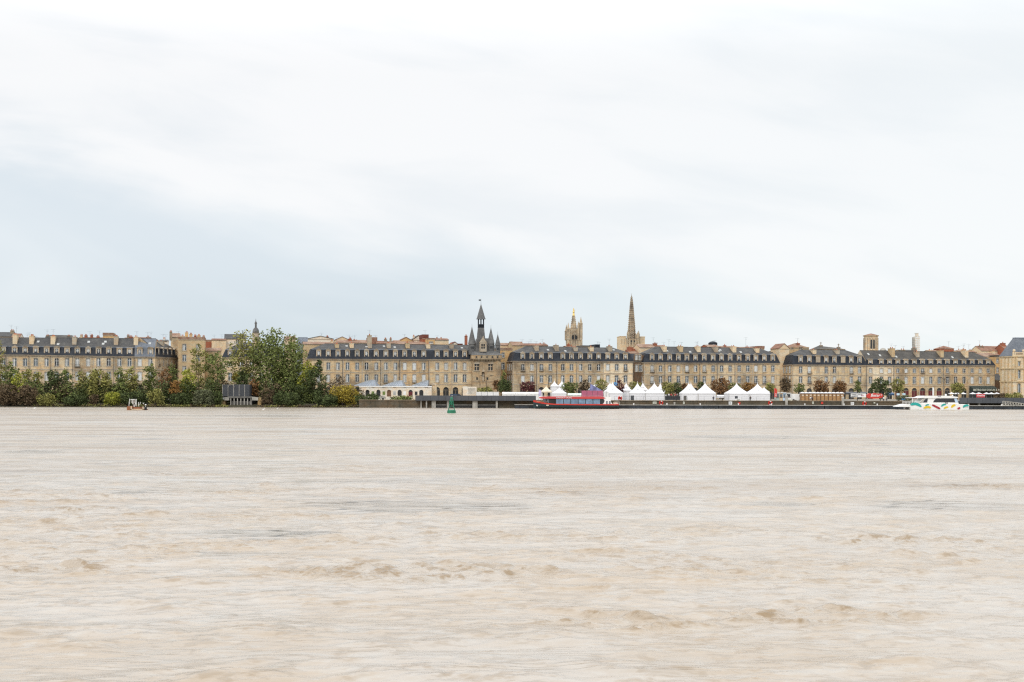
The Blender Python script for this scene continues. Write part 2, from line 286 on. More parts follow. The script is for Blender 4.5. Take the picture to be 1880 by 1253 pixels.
    L0, L1, R0, R1 = idx[0, 0], idx[-1, 0], idx[0, -1], idx[-1, -1]; nv = len(co)
    ex = np.array([(-2500, 440, 0), (-2500, -60, 0), (2500, -60, 0), (2500, 440, 0), (-2500, 18, 0), (2500, 18, 0)], np.float32); co = np.concatenate([co, ex])
    q2 = [(nv + 4, L0, L1, nv), (R0, nv + 5, nv + 3, R1)]
    q = np.concatenate([q, np.array(q2)]); n = len(q)
    # the strip before the first row
    co = np.concatenate([co, np.array([(-2500, -60, 0), (2500, -60, 0), (2500, 18, 0), (-2500, 18, 0)], np.float32)]); q = np.concatenate([q, np.array([[len(co) - 4, len(co) - 3, len(co) - 2, len(co) - 1]])]); n = len(q)
    me = bpy.data.meshes.new('water'); me.vertices.add(len(co)); me.vertices.foreach_set('co', co.ravel()); me.loops.add(4 * n); me.loops.foreach_set('vertex_index', q.ravel().astype(np.int32)); me.polygons.add(n); me.polygons.foreach_set('loop_start', np.arange(0, 4 * n, 4, dtype=np.int32)); me.polygons.foreach_set('use_smooth', np.ones(n, bool)); me.update(calc_edges=True)
    for nm, v in (('boil', boil), ('slick', slick), ('far', 1 - got), ('crest', np.clip(Z / .055, -.3, 1) * (got > .5))):
        v = np.concatenate([np.asarray(v, np.float32).ravel(), np.full(len(co) - NR * NC, dict(far=.6).get(nm, .12), np.float32)]); at = me.attributes.new(nm, 'FLOAT', 'POINT'); at.data.foreach_set('value', v)
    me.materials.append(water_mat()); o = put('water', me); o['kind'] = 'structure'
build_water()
# ------------------------------------------------------------------ ground, bank, quay
QD = 398.0                             # distance of the quay wall's face
GRAVEL = plain('quay_paving', (0.24, 0.22, 0.19), 0.9, var=0.25, scale=0.2); MUD = plain('bank_mud', (0.055, 0.05, 0.03), 0.95, var=0.4, scale=0.5)
mb = MB(); mb.face([(-4500, 421, G), (4500, 421, G), (4500, 8000, G), (-4500, 8000, G)]); struct('ground', mb, GRAVEL)
xq = P(660, 740, QD).x
mb = MB()                              # right hand quay platform and its stone face
mb.face([(xq, QD, G - .004), (2500, QD, G - .004), (2500, 421, G - .004), (xq, 421, G - .004)], 0)
struct('quay', mb, GRAVEL)
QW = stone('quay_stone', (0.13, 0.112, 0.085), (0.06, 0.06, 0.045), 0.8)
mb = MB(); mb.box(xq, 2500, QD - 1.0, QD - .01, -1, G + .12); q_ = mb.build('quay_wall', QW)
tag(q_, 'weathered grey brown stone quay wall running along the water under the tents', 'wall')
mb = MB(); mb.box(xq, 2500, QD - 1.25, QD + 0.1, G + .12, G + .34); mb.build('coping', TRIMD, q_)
mb = MB(); n = 60                       # left mud bank
for i in range(n):
    x0 = -700 + (xq + 700) * i / n; x1 = -700 + (xq + 700) * (i + 1) / n
    f0 = 401 + 2.2 * math.sin(x0 * .11) + 1.2 * math.sin(x0 * .37); f1 = 401 + 2.2 * math.sin(x1 * .11) + 1.2 * math.sin(x1 * .37)
    mb.face([(x0, f0, -.4), (x1, f1, -.4), (x1, f1 + 5, .9), (x0, f0 + 5, .9)]); mb.face([(x0, f0 + 5, .9), (x1, f1 + 5, .9), (x1, 421, G - .004), (x0, 421, G - .004)])
mb.face([(-700, 396.5, .03), (xq, 396.5, .03), (xq, 403, .12), (-700, 403, .12)]); struct('riverbank_and_reflection', mb, MUD)  # low mud-coloured strip added on the water in place of the shore reflection
# ------------------------------------------------------------------ facades with real openings
FA = (0, 452.0, 1880, 540.0)
def line_D(px, ln=FA): return 1 / (1 / ln[1] + (1 / ln[3] - 1 / ln[1]) * (px - ln[0]) / (ln[2] - ln[0]))
def wall_holes(mb, W, z0, z1, holes, y=0.0, dep=0.32, m=0, x0=0.0):
    xs = sorted(set([x0, W] + [h[0] for h in holes] + [h[1] for h in holes])); zs = sorted(set([z0, z1] + [h[2] for h in holes] + [h[3] for h in holes]))
    for i in range(len(xs) - 1):
        for j in range(len(zs) - 1):
            cx = (xs[i] + xs[i + 1]) / 2; cz = (zs[j] + zs[j + 1]) / 2
            if any(h[0] < cx < h[1] and h[2] < cz < h[3] for h in holes): continue
            mb.face([(xs[i], y, zs[j]), (xs[i + 1], y, zs[j]), (xs[i + 1], y, zs[j + 1]), (xs[i], y, zs[j + 1])], m)
    for h in holes:
        a, b, c, d = h[:4]; q = y + dep; rise = h[4] if len(h) > 4 else 0.0
        mb.face([(a, y, c), (b, y, c), (b, q, c), (a, q, c)], m)
        if rise <= 0:
            mb.face([(a, y, d), (a, q, d), (b, q, d), (b, y, d)], m); mb.face([(a, y, c), (a, q, c), (a, q, d), (a, y, d)], m); mb.face([(b, y, c), (b, y, d), (b, q, d), (b, q, c)], m)
        else:
            mb.face([(a, y, c), (a, q, c), (a, q, d - rise), (a, y, d - rise)], m); mb.face([(b, y, c), (b, y, d - rise), (b, q, d - rise), (b, q, c)], m)
            r = (b - a) / 2; cx = (a + b) / 2; K = 8
            arc = [(cx - r * math.cos(math.pi * k / K), d - rise + rise * math.sin(math.pi * k / K)) for k in range(K + 1)]
            for k in range(K):
                p, s_ = arc[k], arc[k + 1]; mb.face([(p[0], y, p[1]), (s_[0], y, s_[1]), (s_[0], y, d), (p[0], y, d)], m); mb.face([(p[0], y, p[1]), (p[0], q, p[1]), (s_[0], q, s_[1]), (s_[0], y, s_[1])], m)
_cache = {}
def win_meshes(wd, ht, style, arch=False):
    wd = round(wd, 1); ht = round(ht * 5) / 5; key = (wd, ht, style, arch)
    if key in _cache: return _cache[key]
    f = MB(); t = 0.075
    if style == 'shut':
        f.box(0, wd, 0, .06, 0, ht)
        for k in range(int(ht / .25)): f.box(.06, wd / 2 - .03, -.02, 0, .1 + k * .25, .2 + k * .25); f.box(wd / 2 + .03, wd - .06, -.02, 0, .1 + k * .25, .2 + k * .25)
        _cache[key] = (f.mesh('window', [SHUT]), None); return _cache[key]
    f.box(0, t, 0, .07, 0, ht); f.box(wd - t, wd, 0, .07, 0, ht); f.box(t, wd - t, 0, .07, 0, t); f.box(t, wd - t, 0, .07, ht - t, ht)
    f.box(wd / 2 - .075, wd / 2 + .075, -.01, .06, t, ht - t); f.box(t, wd / 2 - .075, 0, .05, ht * .66, ht * .66 + .09); f.box(wd / 2 + .075, wd - t, 0, .05, ht * .66, ht * .66 + .09)
    p = MB(); p.box(t, wd - t, .075, .1, t, ht - t)
    if style == 'half': p.box(t + .02, wd / 2, .065, .075, t, ht - t, 1)
    _cache[key] = (f.mesh('window', [WFRAME]), p.mesh('pane', {'sky': [GLS], 'dark': [GLD], 'curt': [GLC], 'half': [GLS, GLC]}[style])); return _cache[key]
def window(parent, x, z, wd, ht, style, y=0.22, rz=0.0, names=('window', 'pane'), deep=True):
    fm, pm = win_meshes(wd, ht, style); o = put(names[0], fm, parent, (x, y, z), rz)
    if pm is not None:
        if deep: put(names[1], pm, o)
        else: put(names[1], pm, parent, (x, y, z), rz)
    return o
def surround(mb, a, b, c, d, m, arch=0.0, y=-0.05, t=0.2):
    mb.box(a - t, a, y, -.001, c, d, m); mb.box(b, b + t, y, -.001, c, d, m); mb.box(a - t - .05, b + t + .05, y - .08, -.001, c - .22, c, m); mb.box(a - t, b + t, y, -.001, d, d + .25, m)
    mb.box((a + b) / 2 - .16, (a + b) / 2 + .16, y - .06, y, d - .05, d + .38, m)
STY = ['sky'] * 9 + ['half'] * 4 + ['curt'] * 3 + ['shut'] * 2 + ['dark'] * 2
def chimney_mb(mb, x, y0, y1, z0, z1, w=1.25, m=0, pots=2):
    mb.box(x - w / 2, x + w / 2, y0, y1, z0, z1, m); mb.box(x - w / 2 - .09, x + w / 2 + .09, y0 - .09, y1 + .09, z1, z1 + .18, m)
    for k in range(pots):
        yy = y0 + (y1 - y0) * (k + .6) / (pots + .2); mb.lathe([(.17, z1 + .18), (.13, z1 + .75)], x + (.2 if k % 2 else -.15), yy, 7, m + 1)
def antenna_mb(mb, x, y, z0, z1, s=1.0):
    mb.bar((x, y, z0), (x, y, z1), .03, .025, 4); mb.bar((x - .9 * s, y, z1 - .15), (x + .7 * s, y, z1 - .1), .02, n=4)
    for k in range(5): mb.bar((x - .8 * s + k * .35 * s, y - .35, z1 - .14), (x - .8 * s + k * .35 * s, y + .35, z1 - .12), .014, n=3)
    mb.bar((x - .3, y, z1 - .7), (x + .45, y, z1 - .75), .02, n=4)
def house(label, px0, px1, bays, eave, brk, ridge, rows, wallm, ups=SLU, lows=SLD, hipL=False, hipR=False, chim=(), dep=12.0, dst='tri', arch=True, ln=FA, strings=(), dw=9.0, ww=6.6, styles=None,
          group='terraced houses along the quay', door=DOORD, blind=(), ground_ys=(711, 731), sky_l=1, sides=False, arcw=None, rooflights=True):
    pm = (px0 + px1) / 2; Dm = line_D(pm, ln); a = P(px0, HY, line_D(px0, ln)); b = P(px1, HY, line_D(px1, ln)); rz = math.atan2(b.y - a.y, b.x - a.x); W = math.hypot(b.x - a.x, b.y - a.y)
    t = thing('terraced_house', label, 'house', (a.x, a.y, G), rz, group)
    X = lambda px: math.hypot(*(P(px, HY, line_D(px, ln)) - a).xy[:])
    Zh = lambda py, dd=0.0: ZP(pm, py, Dm + dd) - G
    ze = Zh(eave); zb = Zh(brk, 1); zr = Zh(ridge, dep / 2); k = Dm / F
    rnd = random.Random(int(px0 * 7)); styles = styles or [rnd.choice(STY) for _ in range(60)]; si = 0
    wall = MB(); holes = []; wins = []
    for yt, yb in rows:
        z1, z0 = Zh(yt), Zh(yb)
        for bx in bays:
            wd = ww * k; x = X(bx)
            if x - wd / 2 < .4 or x + wd / 2 > W - .4: x = min(max(x, wd / 2 + .45), W - wd / 2 - .45)
            if bx in blind: wall.box(x - wd / 2, x + wd / 2, -.05, -.001, z0, z1, 1); continue
            holes.append((x - wd / 2, x + wd / 2, z0, z1, .22 if arch else 0)); wins.append((x, wd, z0, z1)); surround(wall, x - wd / 2, x + wd / 2, z0, z1, 1)
    gz1, gz0 = Zh(ground_ys[0]), 0.05; doors = []
    for bx in bays:
        x = X(bx); aw = (arcw or 10.5) * k; x = min(max(x, aw / 2 + .3), W - aw / 2 - .3); holes.append((x - aw / 2, x + aw / 2, gz0, gz1, aw / 2)); doors.append((x, aw, gz0, gz1))
    wall_holes(wall, W, 0, ze, holes, dep=.35)
    wall.box(0, .25, .001, dep, 0, ze) if False else None
    wall.face([(0, 0, 0), (0, 0, ze), (0, dep, ze), (0, dep, 0)]); wall.face([(W, 0, 0), (W, dep, 0), (W, dep, ze), (W, 0, ze)]); wall.face([(W, dep, 0), (0, dep, 0), (0, dep, ze), (W, dep, ze)])
    for s_ in strings:
        zz = Zh(s_); wall.box(0, W - .003, -.14, -.002, zz - .16, zz + .16, 1)
    wall.box(0, W - .003, -.42, -.002, ze - .32, ze, 2); wall.box(0, W - .003, -.2, -.002, ze - .62, ze - .32, 1)
    wall.box(-.0, .42, -.06, -.003, 0, ze - .62, 1)
    if not hipL: wall.face([(0, 0, ze), (0, 1.1, zb), (0, dep / 2, zr), (0, dep - 1.1, zb), (0, dep, ze)])
    if not hipR: wall.face([(W, 0, ze), (W, dep, ze), (W, dep - 1.1, zb), (W, dep / 2, zr), (W, 1.1, zb)])
    wo = wall.build('wall', [wallm, TRIM, TRIMD], t)
    if rnd.random() < .7:
        dp = MB(); dp.bar((W - .22, -.24, 0), (W - .22, -.24, ze - .4), .07, n=5); dp.build('drainpipe', DGREY, t)
    for (x, wd, z0, z1) in wins:
        st = styles[si % len(styles)]; si += 1; window(t, x - wd / 2, z0, wd, z1 - z0, st)
        if rnd.random() < .16:
            bm_ = MB(); hw = wd / 2 + .25; bm_.box(x - hw, x + hw, -.5, -.14, z0 - .34, z0 - .23); bm_.box(x - hw, x + hw, -.5, -.46, z0 + .62, z0 + .68)
            for q in range(9): xx = x - hw + .04 + q * (2 * hw - .08) / 8; bm_.box(xx - .02, xx + .02, -.49, -.47, z0 - .23, z0 + .62)
            bm_.build('balcony', IRON, t)
    for (x, aw, z0, z1) in doors:
        dm = MB(); dm.box(x - aw / 2, x + aw / 2, .3, .36, z0, z1 - aw / 2, 0); dm.box(x - .06, x + .06, .24, .3, z0, z1 - aw / 2, 1); dm.box(x - aw / 2, x + aw / 2, .24, .3, z1 - aw / 2 - .1, z1 - aw / 2 + .06, 1)
        dm.box(x - aw / 2, x + aw / 2, .32, .36, z1 - aw / 2 + .06, z1, 2); dm.build('door', [door, TRIMD, GLD], t)
    # steep lower roof
    xl = 1.1 if hipL else 0; xr = W - 1.1 if hipR else W; el = -.15 if hipL else .0; er = W + .15 if hipR else W
    lo_ = MB(); e0 = (el, -.25, ze + .002); e1 = (er, -.25, ze + .002); b0 = (xl, 1.1, zb); b1 = (xr, 1.1, zb); c0 = (xl, dep - 1.1, zb); c1 = (xr, dep - 1.1, zb); f0 = (el, dep + .2, ze); f1 = (er, dep + .2, ze)
    lo_.face([e0, e1, b1, b0]); lo_.face([f1, f0, c0, c1])
    if hipL: lo_.face([f0, e0, b0, c0])
    if hipR: lo_.face([e1, f1, c1, b1])
    lo_.face([e0, e1, f1, f0]); lo_.box(xl, xr, 1.0, 1.2, zb - .02, zb + .14, 1)
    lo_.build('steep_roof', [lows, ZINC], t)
    up = MB(); hl = dep * .55 if hipL else 0; hr = W - dep * .55 if hipR else W
    if hl > hr: hl = hr = (hl + hr) / 2
    zb2 = zb + .14
    r0 = (hl, dep / 2, zr); r1 = (hr, dep / 2, zr); u0 = (xl, 1.0, zb2); u1 = (xr, 1.0, zb2); v0 = (xl, dep - 1.0, zb2); v1 = (xr, dep - 1.0, zb2)
    up.face([u0, u1, r1, r0]); up.face([v1, v0, r0, r1])
    if hipL: up.face([v0, u0, r0])
    if hipR: up.face([u1, v1, r1])
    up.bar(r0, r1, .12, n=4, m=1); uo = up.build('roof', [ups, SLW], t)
    for (cp, cy) in chim:
        cx = X(cp); cm = MB(); zt = Zh(cy, 3.5); chimney_mb(cm, cx, 2.2, 5.6, zb, zt, 1.5, 0, rnd.choice([2, 3, 4])); cm.build('chimney', [rnd.choice([TRIM, CREAM, TAN]), POT], uo)
        if rnd.random() < .55:
            am = MB(); antenna_mb(am, cx + rnd.uniform(-.3, .3), 4.2, zt, zt + rnd.uniform(2, 3.4)); am.build('antenna', IRON, uo)
    if rooflights:
        for _ in range(rnd.choice([0, 1, 1, 2])):
            fx = rnd.uniform(.2, .8) * W; fy = rnd.uniform(.25, .6); yy = 1 + (dep / 2 - 1) * fy; zz = zb2 + (zr - zb2) * fy; sl_ = (zr - zb2) / (dep / 2 - 1)
            if hl <= fx <= hr:
                km = MB(); km.face([(fx - .45, yy - .5, zz - .5 * sl_ + .08), (fx + .45, yy - .5, zz - .5 * sl_ + .08), (fx + .45, yy + .5, zz + .5 * sl_ + .08), (fx - .45, yy + .5, zz + .5 * sl_ + .08)])
                km.face([(fx - .45, yy - .5, zz - .5 * sl_), (fx + .45, yy - .5, zz - .5 * sl_), (fx + .45, yy - .5, zz - .5 * sl_ + .08), (fx - .45, yy - .5, zz - .5 * sl_ + .08)]); km.build('skylight', GLC, uo)
    # dormers
    zt = zb - .25; dwm = dw * k
    for bx in bays:
        x = min(max(X(bx), dwm / 2 + .25), W - dwm / 2 - .25); h0 = ze + .12; hh = zt - h0; dm = MB(); iw = dwm * .56; i0 = h0 + hh * .13; i1 = h0 + hh * .86
        bl = bx in blind
        if bl: dm.face([(x - dwm / 2, .1, h0), (x + dwm / 2, .1, h0), (x + dwm / 2, .1, zt), (x - dwm / 2, .1, zt)])
        else:
            hm = MB(); wall_holes(hm, x + dwm / 2, h0, zt, [(x - iw / 2, x + iw / 2, i0, i1, .3 if dst == 'arch' else 0)], y=.1, dep=.2, x0=x - dwm / 2); dm.v += hm.v; dm.f += hm.f; dm.m += hm.m
        yb_ = 1.5
        dm.face([(x - dwm / 2, .1, h0), (x - dwm / 2, .1, zt), (x - dwm / 2, yb_, zt), (x - dwm / 2, yb_, h0)], 1); dm.face([(x + dwm / 2, .1, h0), (x + dwm / 2, yb_, h0), (x + dwm / 2, yb_, zt), (x + dwm / 2, .1, zt)], 1)
        ov = .14
        if dst == 'tri': dm.prism([(x - dwm / 2 - ov, zt), (x + dwm / 2 + ov, zt), (x, zt + .62)], -.02, yb_ + .6, 2)
        elif dst == 'arch': dm.prism([(x + (dwm / 2 + ov) * math.cos(q), zt + .55 * math.sin(q)) for q in [math.pi * j / 8 for j in range(9)]], -.02, yb_ + .5, 2)
        else: dm.box(x - dwm / 2 - ov, x + dwm / 2 + ov, -.02, yb_ + .5, zt, zt + .18, 2)
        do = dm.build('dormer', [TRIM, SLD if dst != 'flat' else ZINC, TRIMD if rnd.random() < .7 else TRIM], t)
        if not bl: window(do, x - iw / 2, i0, iw, i1 - i0, rnd.choice(['sky', 'half', 'curt', 'sky', 'half', 'dark'] if si % 3 else ['curt', 'sky']), y=.26, names=('window_frame', 'pane'), deep=False)
    if sides:                           # windows on the left return wall
        for yt, yb in rows:
            for q in (2.2, 5.4, 8.6):
                z1, z0 = Zh(yt), Zh(yb); sm_ = MB(); sm_.box(-.09, -.005, q - .85, q - .6, z0 - .2, z1 + .2); sm_.box(-.09, -.005, q + .6, q + .85, z0 - .2, z1 + .2); sm_.box(-.09, -.005, q - .6, q + .6, z1, z1 + .2)
                sm_.build('window_surround', TRIM, t); window(t, -.12, z0, 1.2, z1 - z0, rnd.choice(['sky', 'half', 'curt']), y=q + .6, rz=-math.pi / 2)
        sm_ = MB(); sm_.box(-.4, -.005, 0, dep, ze - .32, ze); [sm_.box(-.14, -.005, 0, dep, Zh(s_) - .16, Zh(s_) + .16) for s_ in strings]; sm_.build('cornice', TRIM, t)
    return t
def row(name, secs, eave, brk, ridge, rows, strings, chims, **kw):
    n = len(secs); ords = ['first', 'second', 'third', 'fourth', 'fifth', 'sixth', 'seventh', 'eighth']
    for i, (p0, p1, bays, wm, ex) in enumerate(secs):
        e = lambda v: v[0] + (v[1] - v[0]) * ((p0 + p1) / 2 - secs[0][0]) / (secs[-1][1] - secs[0][0])
        ex = dict(ex); desc = ex.pop('desc', '%s dormers' % {1: 'a single', 2: 'two', 3: 'three', 4: 'four', 5: 'five', 8: 'eight'}[len(bays)])
        a = dict(kw); a.update(hipL=(i == 0 and kw.get('hipL', True)), hipR=(i == n - 1 and kw.get('hipR', True)), chim=[c for c in chims if p0 - 4 <= c[0] < p1 - 4] if i else [c for c in chims if c[0] < p1 - 4]); a.update(ex)
        house('mansard house, %s, %s from left %s' % (desc, ords[i], name), p0, p1, bays, e(eave), e(brk), e(ridge), rows, MS[wm], strings=strings, **a)
# row behind the riverside trees
row('in row above riverside trees', [
    (-26, 12, [-14, 8], 1, dict(desc='two flat-topped dormers', dst='flat')), (12, 54, [26.6, 46], 0, {}), (54, 93.5, [65.6, 85.5], 0, dict(ups=SLU, dst='arch')), (93.5, 134, [104, 123], 2, dict(dst='arch')),
    (134, 170.5, [141.8, 161.6], 1, {}), (170.5, 209, [180.7, 199.6], 2, dict(desc='two arched dormers', dst='arch')), (209, 247, [219, 237.7], 0, dict(ups=SLU, dst='flat')),
    (247, 284.5, [256.5, 276], 2, dict(ups=SLB, lows=SLB, desc='dormers and pale blue roof', dst='arch', styles=['shut', 'half']))],
    (650.5, 655.5), (636, 639), (620, 622), [(658, 672.6), (683, 699)], (678.5, 703), [(25, 616), (52.4, 618), (92, 619), (133.5, 620), (206.5, 619), (245.8, 620)], hipL=False, hipR=False, ground_ys=(707, 731), dw=10, ww=7)
lnA = (284.5, 465.3, 329, 486)
house('mansard house with five close-set dormers turning away from the river', 284.5, 329, [291.7, 300.4, 308, 315.4, 322.8], 656.5, 640, 624, [(660.5, 672.6), (685, 699)], MS[1], hipR=True, ln=lnA, dw=5.2, ww=3.4, strings=(680, 704), chim=[(310, 628)], arcw=4, dst='arch')
# row behind the hangar
row('in row behind white hangar', [
    (565.5, 629.5, [585, 602.6, 620.4], 0, dict(ups=SLU, sides=True)), (629.5, 664, [638, 655.7], 3, {}), (664, 699.5, [672.8, 690.7], 0, dict(dst='tri')), (699.5, 734.5, [708.4, 725.8], 1, {}),
    (734.5, 787.6, [743, 760.6, 778], 3, dict(styles=['shut', 'shut', 'half', 'curt', 'shut', 'shut'])), (787.6, 828.5, [802.7, 818.8], 0, dict(desc='two arched dormers', dst='arch')), (828.5, 865.8, [836.4, 853], 2, dict(dst='arch', desc='arched dormers beside gate'))],
    (659, 660.3), (641.7, 643.5), (631, 634), [(666, 679.5), (687.7, 702)], (684, 706), [(619.5, 633), (646.7, 632), (680, 617), (714.8, 632), (750, 631), (788, 633), (826, 633)], hipR=False, ground_ys=(711, 731))
row('in row right of gate tower', [
    (941, 985.5, [960, 976.6], 1, dict(sides=True)), (985.5, 1022.6, [993.9, 1010.4], 0, dict(desc='two arched dormers', dst='arch')), (1022.6, 1057.8, [1033.4, 1049.2], 3, {}),
    (1057.8, 1106.6, [1066, 1083, 1099], 1, dict(desc='three dormers, dark stains')), (1106.6, 1162.6, [1116, 1132.5, 1148.5], 4, dict(desc='white dormers and clean facade', dst='arch', styles=['shut', 'sky', 'sky', 'curt', 'sky', 'sky']))],
    (663, 664), (647.5, 649), (635.5, 639.5), [(669, 680.8), (689.5, 703)], (686.3, 706), [(983, 636), (1020.4, 635), (1055.6, 639), (1089.4, 638), (1123.5, 637)], ground_ys=(711, 731))
row('in row behind pointed tents', [
    (1182, 1221, [1197.3, 1212.8], 1, dict(sides=True)), (1221, 1253, [1229.6, 1245.4], 0, {}), (1253, 1285, [1261.2, 1277], 3, dict(dst='arch')), (1285, 1317, [1293, 1309.3], 0, dict(dst='arch')),
    (1317, 1349.5, [1324.8, 1340.5], 2, {}), (1349.5, 1381, [1357, 1373], 1, dict(dst='arch')), (1381, 1431.5, [1387.9, 1403.4, 1419], 0, dict(desc='three dormers at alley corner'))],
    (665.8, 667), (649.5, 651.5), (636.5, 640), [(671.3, 682.8), (690.8, 703.5)], (688, 707), [(1218, 637), (1251.8, 637), (1283.4, 637.5), (1315, 638), (1346.6, 637.5), (1395, 641)], ground_ys=(712, 731))
row('in block behind brown cabins', [
    (1454.5, 1524.5, [1470, 1486, 1502, 1517], 2, dict(blind=(1502,), sides=True, desc='three arched dormers, one blind')), (1524.5, 1591, [1532, 1548, 1563, 1578], 0, dict(blind=(1548,), desc='arched dormers, right half'))],
    (669.5, 671), (653, 654.5), (642, 643.5), [(673.3, 685.5), (691.5, 703.5)], (689.3, 707), [(1500, 643.5), (1543, 644)], dst='arch', ground_ys=(713, 731))
row('in arcaded row right of belfry', [
    (1591, 1641, [1598.2, 1618.3, 1633.3], 4, dict(desc='dormers and pale facade')), (1641, 1687.4, [1648.6, 1663.7, 1678.8], 3, dict(door=DOORR)), (1687.4, 1732, [1693.9, 1709.2, 1724.5], 0, dict(door=DOORR)),
    (1732, 1778, [1739.4, 1754.5, 1770], 3, dict(styles=['sky', 'sky', 'dark', 'dark', 'dark', 'dark'])), (1778, 1826.7, [1785, 1800, 1814.5], 0, dict(styles=['sky', 'curt', 'sky', 'shut', 'half', 'shut'], desc='dormers above dark awning'))],
    (671, 671.3), (660, 661), (643.5, 647.5), [(677, 685), (692, 705)], (688.6, 708.5), [(1637, 641), (1684.5, 647), (1729, 645), (1775.7, 645)], hipL=False, dst='arch', dw=9.5, ups=SLW, ground_ys=(712.5, 731))
# ------------------------------------------------------------------ houses and roofs behind
def bghouse(label, off, u0, u1, vE, vR, D, wm, rm, kind='side', chims=(), ants=(), wins=(), dep=9.0, base=None, cat='house', name='house', group='rooftops behind the quay'):
    q = lambda u: off + u / 6.9625; qy = lambda v: 585 + v / 6.9625
    if group: D = max(D, line_D(q(u0)) + 17)
    l = L(q((u0 + u1) / 2), D); t = thing(name, label, cat, l.loc, R(12), group); W = (l.x(q(u1)) - l.x(q(u0))) * 1.02; ze = l.h(qy(vE)); zr = l.h(qy(vR)); m = MB(); hw = W / 2
    hs = []
    for (uu, v0, v1, ww_) in wins:
        x = l.x(q(uu)); z1, z0 = l.h(qy(v0)), l.h(qy(v1)); hs.append((x - ww_ / 2, x + ww_ / 2, z0, z1, 0))
    wall_holes(m, hw, 0, ze, hs, x0=-hw); m.face([(-hw, 0, 0), (-hw, 0, ze), (-hw, dep, ze), (-hw, dep, 0)]); m.face([(hw, 0, 0), (hw, dep, 0), (hw, dep, ze), (hw, 0, ze)]); m.face([(hw, dep, 0), (-hw, dep, 0), (-hw, dep, ze), (hw, dep, ze)])
    for h in hs: surround(m, *h[:4], 1, y=-.06, t=.15)
    r = MB(); o = .25
    if kind == 'side':                 # ridge runs left to right
        m.face([(-hw, 0, ze), (-hw, dep / 2, zr), (-hw, dep, ze)]); m.face([(hw, 0, ze), (hw, dep, ze), (hw, dep / 2, zr)])
        r.prismx([(-o, ze - .05), (-o, ze + .1), (dep / 2, zr + .12), (dep + o, ze + .1), (dep + o, ze - .05), (dep / 2, zr)], -hw - .1, hw + .1)
    elif kind == 'gable':              # gable faces the river
        m.face([(-hw, 0, ze), (hw, 0, ze), (0, 0, zr)]); m.face([(-hw, dep, ze), (0, dep, zr), (hw, dep, ze)])
        r.prism([(-hw - o, ze - .05), (0, zr), (hw + o, ze - .05), (hw + o, ze + .12), (0, zr + .15), (-hw - o, ze + .12)], -o, dep)
    elif kind == 'hip':
        r.lathe([(math.sqrt(.5) * 2 * 1.03, 0)], 0, 0, 4) if False else None
        i = min(hw, dep / 2); a = [(-hw - o, -o, ze), (hw + o, -o, ze), (hw + o, dep + o, ze), (-hw - o, dep + o, ze)]; p = [(-hw + i, dep / 2, zr), (hw - i, dep / 2, zr)]
        r.face([a[0], a[1], p[1], p[0]]); r.face([a[2], a[3], p[0], p[1]]); r.face([a[3], a[0], p[0]]); r.face([a[1], a[2], p[1]]); r.face([a[3], a[2], a[1], a[0]])
    else: r.box(-hw - .1, hw + .1, -.1, dep + .1, ze + .001, max(zr, ze + .25))
    m.box(-hw + .01, hw - .01, -.12, -.002, ze - .3, ze - .06, 1)
    m.build('wall', [wm, TRIM], t); ro = r.build('roof', rm, t)
    for (uu, v0, ww_, cm) in chims:
        x = l.x(q(uu)); c = MB(); w_ = l.k * ww_ / 6.9625; dd = dep * .35; chimney_mb(c, x, dd - .5, dd + 1.2, ze - .3, l.h(qy(v0)) - .6, w_, 0, 2); c.build('chimney', [cm, POT], ro)
    for (uu, v0) in ants:
        c = MB(); antenna_mb(c, l.x(q(uu)), dep * .4, ze + .2, l.h(qy(v0)), 1.1); c.build('antenna', IRON, ro)
    for h in hs: window(t, h[0], h[2], h[1] - h[0], h[3] - h[2], random.choice(['sky', 'half', 'curt']))
    return t
B = bghouse
B('cream house under a dark slate roof with a dark chimney, at the left edge', 0, -60, 152, 232, 172, 476, CREAM, SLU, chims=[(130, 135, 42, TRIMD)], ants=[(115, 75)])
B('small grey gabled house with orange tiles right of the dark chimney', 0, 150, 245, 245, 190, 474, WHITEW, TILEB, 'side')
B('low orange tiled roof with thin aerials beyond the second quay roof', 0, 250, 350, 262, 240, 480, TAN, TILE, ants=[(347, 175), (325, 190)])
B('pale humped glasshouse roof far behind the quay roofs', 0, 380, 475, 250, 215, 540, WHITEW, ZINC, 'hip')
B('broad dark slate house with end chimneys behind the arched dormers', 0, 582, 890, 270, 210, 488, TRIMD, SLW, chims=[(598, 205, 34, TRIMD), (855, 205, 30, TRIMD)], ants=[(590, 140)])
B('orange tiled house with four chimneys in a line', 0, 1005, 1310, 266, 238, 486, CREAM, TILE, chims=[(1032, 200, 26, TAN), (1087, 200, 34, BRICKW), (1157, 198, 28, BRICKW), (1235, 212, 34, BRICKW)], ants=[(1135, 160), (1252, 150)])
B('ochre upper storey with tiled top poking above the quay roof', 0, 1318, 1440, 215, 183, 486, OCHRE, TILE, 'flat')
B('low cream house with clustered chimney pots before the pale blue roof', 0, 1590, 1760, 262, 243, 486, CREAM, TILEB, chims=[(1630, 200, 30, TRIMD), (1665, 215, 40, BRICKW)])
B('flat topped pale house with two tall aerials behind the pale blue roof', 235, 70, 275, 255, 238, 492, WHITEW, TILEB, 'side', chims=[(245, 218, 48, TRIMD)], ants=[(240, 168), (280, 165)])
B('small white house with one slim chimney left of the tall cream house', 235, 400, 500, 292, 270, 500, WHITEW, SLW, chims=[(455, 240, 26, WHITEW)], ants=[(440, 195), (475, 198)])
